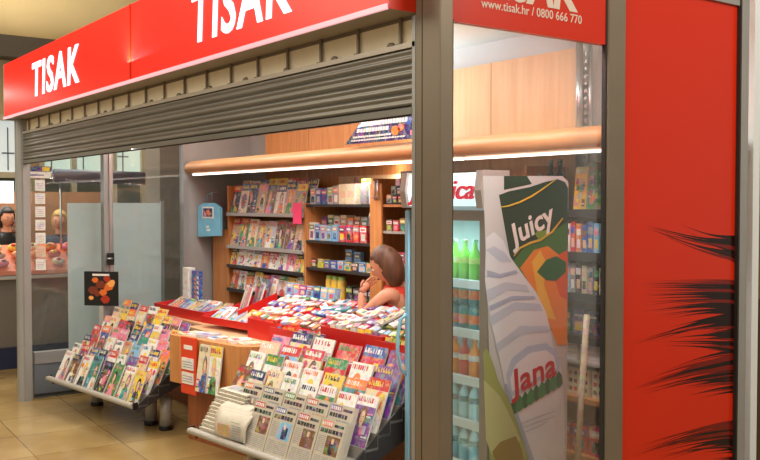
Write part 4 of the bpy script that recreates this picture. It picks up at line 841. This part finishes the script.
# price list strip on the glass
for i in range(7):
    z0_ = at(40, 270-i*13.2, 'y', 5.44).z; xa, xb = at(35, 200, 'y', 5.44).x, at(45, 200, 'y', 5.44).x
    m = MB(); m.box(xa, xb, 5.436, 5.44, z0_, z0_+.093, C('peach') if i == 1 else C('white'))
    for k in range(4): m.box(xa+.012, xb-.012, 5.4355, 5.436, z0_+.015+k*.016, z0_+.018+k*.016, C('grey'))
    tag(m.build('price_sheet'), '%s paper price sheet taped up the end glass, %s' % ('pinkish' if i == 1 else 'white', 'lowest' if i == 0 else 'highest' if i == 6 else ORD[i]+' from the lowest'), 'sheet', 'price sheets on the end glass')
xa, xb = at(29, 200, 'y', 5.43).x, at(51, 200, 'y', 5.43).x; z0_ = at(40, 178, 'y', 5.43).z
hs = thing('hours_sign', 'blue and white notice with yellow mark above the price sheets', 'sign', (0, 0, 0))
MB().box(xa, xb, 5.428, 5.434, z0_, z0_+.10, C('white')).build('board', hs); m = MB(); m.box(xa, xb, 5.426, 5.428, z0_+.055, z0_+.10, C('dark blue')); m.box(xa+(xb-xa)*.6, xb-.01, 5.424, 5.426, z0_+.06, z0_+.095, C('yellow')); m.box(xa+.01, xb-.06, 5.426, 5.428, z0_+.02, z0_+.03, C('blue')); m.build('print', hs)
MB().box(.1, .12, 5.434, 5.50, z0_+.02, z0_+.08, POSTG).build('bracket', hs)
# frosted screen beyond the glass
xa, xb = at(68, 250, 'y', 5.75).x, at(161, 250, 'y', 5.75).x
fs = thing('frosted_screen', 'tall frosted screen standing just beyond the end glass', 'screen')
MB().box(xa, xb, 5.75, 5.762, .0, at(120, 203, 'y', 5.75).z, FROST).build('frosted_pane', fs)
MB().box(xb, xb+.03, 5.74, 5.775, 0, 1.72, POSTG).build('post', fs)

# ------------------------------------------------------------------ stall beyond, at y = 7.1
st = thing('bakery_counter', 'grey food counter with dark blue base beyond the glass wall', 'counter')
BR = mat('grey_brown_counter_front', (112, 104, 96), .5); NV = mat('navy_plinth', (28, 34, 66), .5)
MB().box(-2.5, 2.2, 7.12, 7.7, .22, .92, BR).build('counter_front', st); MB().box(-2.5, 2.2, 7.08, 7.7, 0, .22, NV).build('plinth', st)
MB().box(-2.5, 2.2, 7.05, 7.75, .92, .95, GSHELF).build('counter_top', st)
MB().box(-2.5, 2.2, 7.05, 7.06, .95, 1.18, ACRYL).build('glass_guard', st)
SWB = mat('stall_back_wall', (150, 104, 70), .6, var=.2, scale=2); struct(MB().box(-3, 2.05, 9.0, 9.1, 0, 1.84, SWB).build('wall_stall'))
r3 = random.Random(11)
cand = thing('pick_and_mix_display', 'tilted display of bright sweets bags on the far stall counter', 'display')
MB().prism([(7.10, .96), (7.6, .96), (7.6, 1.25), (7.12, 1.0)], 'x', -1.6, 2.0, mat('orange_display', (206, 92, 40), .5)).build('sloping_bed', cand)
hues = ['orange', 'red', 'yellow', 'brown', 'cream', 'green', 'tan', 'pink']
k = 0
for iy in range(3):
    for ix in range(18):
        x_ = -1.45+ix*.19; y_ = 7.2+iy*.14; z_ = 1.0+(y_-7.12)*.52+.005; c = r3.choice(hues); m = MB(); m.ell((0, 0, .035), (.07, .055, .045), C(c), 8, 6); m.ell((r3.uniform(-.03, .03), -.03, .06), (.03, .03, .02), C(r3.choice(hues)), 6, 5)
        o = m.build('sweets_bag'); o.location = (x_, y_, z_); k += 1
        tag(o, '%s sweets bag, %s row of far stall display, %s' % (c, ['front', 'middle', 'rear'][iy], place(ix, 18, 'hall side', 'pillar side')), 'bag', 'sweets bags on the far stall')
aw = thing('rolled_awning', 'dark navy rolled awning over the far stall', 'awning'); m = MB(); m.tube([(.88, 7.5, 2.0), (2.2, 7.5, 1.98)], [.075]*2, NV, 14); m.build('roll', aw)
m = MB(); m.tube([(.95, 7.5, 2.0), (.95, 7.5, 0.95)], .012, STEEL); m.tube([(2.15, 7.5, 2.0), (2.15, 7.5, .95)], .012, STEEL); m.build('support', aw)
LAMPW = mat('lit_lamp_white', (240, 248, 255), .3, emit=1.5)
lp = thing('stall_lamp', 'long white lit lamp box hanging in the far stall', 'lamp'); MB().box(-.8, .66, 8.3, 8.6, 1.70, 1.95, LAMPW).build('lamp_box', lp)
m = MB(); m.tube([(-1.2, 8.45, 1.95), (-1.2, 8.45, 4.6)], .01, STEEL); m.tube([(0, 8.45, 1.95), (0, 8.45, 4.6)], .01, STEEL); m.build('hanger', lp)
tag(MB().box(.36, .9, 8.96, 8.995, 1.35, 1.62, C('brown')).box(.4, .55, 8.94, 8.96, 1.4, 1.55, C('orange')).box(.62, .8, 8.94, 8.96, 1.42, 1.56, C('tan')).build('menu_board'), 'brown menu board with orange pictures in the far stall', 'board')
tag(MB().box(-.6, -.25, 8.96, 8.995, 1.2, 1.7, C('orange')).box(-.55, -.3, 8.94, 8.96, 1.25, 1.45, C('brown')).build('wall_poster'), 'orange poster on the far stall wall', 'poster')

# ------------------------------------------------------------------ people
def skin_body(name, joints, bones, mats_fn, parent, subdiv=1):
    me = bpy.data.meshes.new(name); ks = list(joints); me.from_pydata([joints[k][0] for k in ks], [(ks.index(a), ks.index(b)) for a, b in bones], [])
    o = bpy.data.objects.new(name, me); col.objects.link(o); md = o.modifiers.new('s', 'SKIN'); md.use_smooth_shade = True
    for i, k in enumerate(ks):
        r_ = joints[k][1]; r_ = r_ if isinstance(r_, tuple) else (r_, r_); me.skin_vertices[0].data[i].radius = r_
    me.skin_vertices[0].data[0].use_root = True
    o.modifiers.new('u', 'SUBSURF').levels = subdiv; o.modifiers['u'].render_levels = subdiv
    dg = bpy.context.evaluated_depsgraph_get(); dg.update(); ev = bpy.data.meshes.new_from_object(o.evaluated_get(dg)); m = MB()
    vs = [tuple(v.co) for v in ev.vertices]; groups = {}
    for p in ev.polygons: groups.setdefault(mats_fn(p.center), []).append(tuple(p.vertices))
    # keep one island: single vertex block, faces by material
    o0 = len(m.v); m.v += vs
    for mm, fs in groups.items():
        k = m.mi(mm)
        for f_ in fs: m.f.append(f_); m.m.append(k); m.s.append(True)
    bpy.data.objects.remove(o); bpy.data.meshes.remove(me); bpy.data.meshes.remove(ev); return m
def head(m, M_, hair=None):
    old = m.T; m.T = M_
    def shp(p):
        q = Vector(p)
        if q.z < 0: q.y *= 1-.32*(-q.z); q.x *= 1-.10*(-q.z)
        if q.x < 0 and q.z < 0: q.x *= 1-.25*(-q.z)
        return q
    m.ell((0, 0, 0), (.094, .076, .116), SKIN, 20, 14, shp)
    m.add([(.088, -.014, -.02), (.088, .014, -.02), (.094, 0, .03), (.116, 0, -.016), (.092, 0, -.03)], [(0, 3, 2), (3, 1, 2), (0, 4, 3), (4, 1, 3)], SKIN, True)
    for sy in (-1, 1):
        m.ell((.080, sy*.031, .012), (.010, .014, .008), EYEW, 10, 6); m.ell((.0885, sy*.031, .011), (.004, .0065, .0065), IRIS, 8, 5)
        m.ell((.0855, sy*.031, .032), (.006, .018, .0035), HAIRB, 8, 5); m.ell((-.002, sy*.077, -.004), (.016, .008, .028), SKIN, 10, 6)
    m.ell((.086, 0, -.055), (.008, .022, .007), LIP, 10, 6); m.T = old
def hair_mb(M_, mm, length=.0, bob=True):
    m = MB(); m.T = M_
    def f(p):
        q = Vector(p); face = q.x > .42 and q.z < .52
        if face: return Vector((q.x*.70, q.y*.8, q.z*.8))
        k = 1.17 if q.z > -.2 else 1.17
        q = q*k
        if q.z < -.1: q.z *= 1.0+length; q.x = q.x*.9-.06
        if q.z < .1 and abs(q.y) < .7 and q.x < 0: q.x *= 1.06
        return q
    m.ell((-.008, 0, .006), (.094, .078, .116), mm, 28, 20, f); return m
def hand(m, W, d, nrm, side, k_=.82):
    """palm plus four bent fingers and a thumb; W wrist, d direction, nrm palm normal"""
    d = Vector(d).normalized(); nrm = Vector(nrm).normalized(); s_ = d.cross(nrm).normalized()*side; W = Vector(W)
    S = lambda *a: [v*k_ for v in a]
    m.tube([tuple(W), tuple(W+d*.03*k_), tuple(W+d*.065*k_), tuple(W+d*.085*k_)], S(.024, .028, .031, .026), SKIN, 10)
    for i, (o_, L_) in enumerate(((-.026, .062), (-.009, .072), (.009, .068), (.026, .054))):
        b0 = W+(d*.078+s_*o_)*k_; m.tube([tuple(b0), tuple(b0+(d*L_*.4+nrm*.006)*k_), tuple(b0+(d*L_*.72+nrm*.020)*k_), tuple(b0+(d*L_*.88+nrm*.036)*k_)], S(.009, .0085, .008, .006), SKIN, 8)
    b0 = W+(d*.025-s_*.026)*k_; m.tube([tuple(b0), tuple(b0+(d*.022-s_*.022+nrm*.006)*k_), tuple(b0+(d*.046-s_*.030+nrm*.018)*k_)], S(.011, .010, .008), SKIN, 8)
def rotm(face, tilt, loc, roll=0): return Matrix.Translation(loc) @ Matrix.Rotation(face, 4, 'Z') @ Matrix.Rotation(tilt, 4, 'Y') @ Matrix.Rotation(roll, 4, 'X')
# seller, seated behind the counter, head bowed
pc = at(386, 266, 'x', 1.46); hx, hy, hz = pc; SX, SY = 1.55, hy-.05
se = thing('person', 'seated person in a red-orange sleeveless top with brown bobbed hair', 'person', (0, 0, 0))
RT0 = mat('red_orange_top', (222, 62, 36), .7, var=.06, scale=20); TR = mat('dark_trousers', (44, 46, 60), .8)
sh = hz-.165; u = Vector((-.12, .99, 0)).normalized(); sdir = Vector((.89, .45, 0)).normalized()
B0 = Vector((SX+.02, SY, 0)); neck = Vector((SX-.02, SY+.07, sh+.08)); ch = Vector((SX, SY+.03, sh-.10))
shl = Vector((SX-.10, SY+.01, sh+.0))-sdir*.08; shr = Vector((SX+.04, SY-.0, sh))+sdir*.09
shl = ch+Vector((0, 0, .10))-sdir*.155; shr = ch+Vector((0, 0, .10))+sdir*.155
J = {'pelvis': (B0+Vector((0, 0, .56)), (.13, .12)), 'waist': (B0+Vector((0, .0, .72)), (.11, .095)), 'chest': (ch, (.125, .10)), 'neck0': (ch+Vector((0, .02, .13)), .06), 'neck': (neck+u*.02, .046), 'skull': (Vector((hx, hy, hz)), .06),
     'shl': (shl, .050), 'ell': (shl+Vector((-.10, .16, -.16)), .034), 'wrl': (Vector((hx-.13, hy+.10, hz-.17)), .022),
     'shr': (shr, .052), 'elr': (shr+Vector((-.02, .10, -.24)), .036), 'wrr': (shr+Vector((-.22, .16, -.22)), .025),
     'hipl': (B0+Vector((0, 0, .54))+u*.05-sdir*.09, .08), 'knl': (B0+Vector((0, 0, .52))+u*.34-sdir*.08, .06), 'anl': (B0+Vector((0, 0, .12))+u*.36-sdir*.08, .04), 'tol': (B0+Vector((0, 0, .045))+u*.48-sdir*.08, .035),
     'hipr': (B0+Vector((0, 0, .54))+u*.05+sdir*.09, .08), 'knr': (B0+Vector((0, 0, .52))+u*.34+sdir*.08, .06), 'anr': (B0+Vector((0, 0, .12))+u*.36+sdir*.08, .04), 'tor': (B0+Vector((0, 0, .045))+u*.48+sdir*.08, .035)}
bones = [('pelvis', 'waist'), ('waist', 'chest'), ('chest', 'neck0'), ('neck0', 'neck'), ('neck', 'skull'), ('chest', 'shl'), ('shl', 'ell'), ('ell', 'wrl'), ('chest', 'shr'), ('shr', 'elr'), ('elr', 'wrr'), ('pelvis', 'hipl'), ('hipl', 'knl'), ('knl', 'anl'), ('anl', 'tol'), ('pelvis', 'hipr'), ('hipr', 'knr'), ('knr', 'anr'), ('anr', 'tor')]
bm_ = skin_body('body', J, bones, lambda c: TR if c.z < .64 else SKIN, se, 2)
HM = rotm(math.atan2(.80, -.60), .48, (hx, hy, hz)); head(bm_, HM)
hand(bm_, J['wrl'][0], Vector((.10, -.02, .10)), (0, -1, .2), 1); hand(bm_, J['wrr'][0], (-.8, .5, -.2), (0, 0, -1), -1)
bm_.build('body', se); hair_mb(HM, HAIRB, .22).build('hair', se)
J2 = {k: J[k] for k in ('pelvis', 'waist', 'chest')}
J2 = {'pelvis': (J['pelvis'][0]+Vector((0, 0, .03)), (.138, .128)), 'waist': (J['waist'][0], (.12, .105)), 'chest': (ch, (.136, .112)), 'top': (ch+Vector((0, .005, .09)), (.125, .092)), 'sl': (ch+Vector((-.01, 0, .12))-sdir*.105, .074), 'sr': (ch+Vector((-.01, 0, .12))+sdir*.105, .074)}
skin_body('top', J2, [('pelvis', 'waist'), ('waist', 'chest'), ('chest', 'top'), ('chest', 'sl'), ('chest', 'sr')], lambda c: RT0, se, 2).build('sleeveless_top', se)
so = thing('stool', 'round dark stool under the seated person', 'stool', (B0.x, B0.y, 0)); MB().lathe([(.14, .40), (.15, .41), (.15, .45), (.13, .46)], BLACK, 20).build('seat', so)
for a in (0, 1, 2, 3): MB().tube([(.10*math.cos(a*1.57), .10*math.sin(a*1.57), .41), (.14*math.cos(a*1.57), .14*math.sin(a*1.57), 0)], .012, STEEL).build('leg', so)

def stander(label, x, y, H, face, coat, trousers, hairm, length, arms=.0):
    t = thing('person', label, 'person', (x, y, 0), (0, 0, face)); s = H/1.7
    def V(a, b, c): return Vector((a*s, b*s, c*s))
    J = {'pelvis': (V(0, 0, .92), (.125, .10)), 'waist': (V(0, 0, 1.08), (.12, .095)), 'chest': (V(.0, 0, 1.28), (.14, .11)), 'neck0': (V(0, 0, 1.42), .06), 'neck': (V(.01, 0, 1.48), .05), 'skull': (V(.02, 0, 1.58), .06),
         'sl': (V(0, .17, 1.38), .06), 'el': (V(.03, .22, 1.12), .045), 'wl': (V(.2, .16, 1.02), .028), 'sr': (V(0, -.17, 1.38), .06), 'er': (V(.03, -.22, 1.12), .045), 'wr': (V(.2, -.16, 1.02), .028),
         'hl': (V(0, .09, .86), .085), 'kl': (V(.02, .09, .48), .06), 'al': (V(0, .09, .1), .042), 'tl': (V(.13, .1, .04), .036), 'hr': (V(0, -.09, .86), .085), 'kr': (V(.02, -.09, .48), .06), 'ar': (V(0, -.09, .1), .042), 'tr': (V(.13, -.1, .04), .036)}
    bn = [('pelvis', 'waist'), ('waist', 'chest'), ('chest', 'neck0'), ('neck0', 'neck'), ('neck', 'skull'), ('chest', 'sl'), ('sl', 'el'), ('el', 'wl'), ('chest', 'sr'), ('sr', 'er'), ('er', 'wr'), ('pelvis', 'hl'), ('hl', 'kl'), ('kl', 'al'), ('al', 'tl'), ('pelvis', 'hr'), ('hr', 'kr'), ('kr', 'ar'), ('ar', 'tr')]
    b_ = skin_body('body', J, bn, lambda c: trousers if c.z < .93*s else (SKIN if c.z > 1.44*s or (c.x > .17*s and c.z < 1.15*s) else coat), t, 2)
    HM = Matrix.Translation((.02*s, 0, 1.60*s)) @ Matrix.Rotation(.15, 4, 'Y'); head(b_, HM)
    hand(b_, J['wl'][0], (.9, -.2, -.2), (0, 0, -1), 1); hand(b_, J['wr'][0], (.9, .2, -.2), (0, 0, -1), -1)
    b_.build('body', t); hair_mb(HM, hairm, length).build('hair', t); return t
p1 = at(60, 240, 'y', 8.1); stander('blonde person in a dark blue jacket behind the far stall counter', p1.x, 8.1, 1.58, math.atan2(-1, -.5), mat('dark_blue_jacket', (44, 52, 74), .7), TR, HAIRY, .15)
p2 = at(6, 240, 'y', 8.1); stander('dark-haired person in black behind the far stall, at the hall side', p2.x, 8.1, 1.62, math.atan2(-1, .2), BLACK, TR, HAIRK, .0)
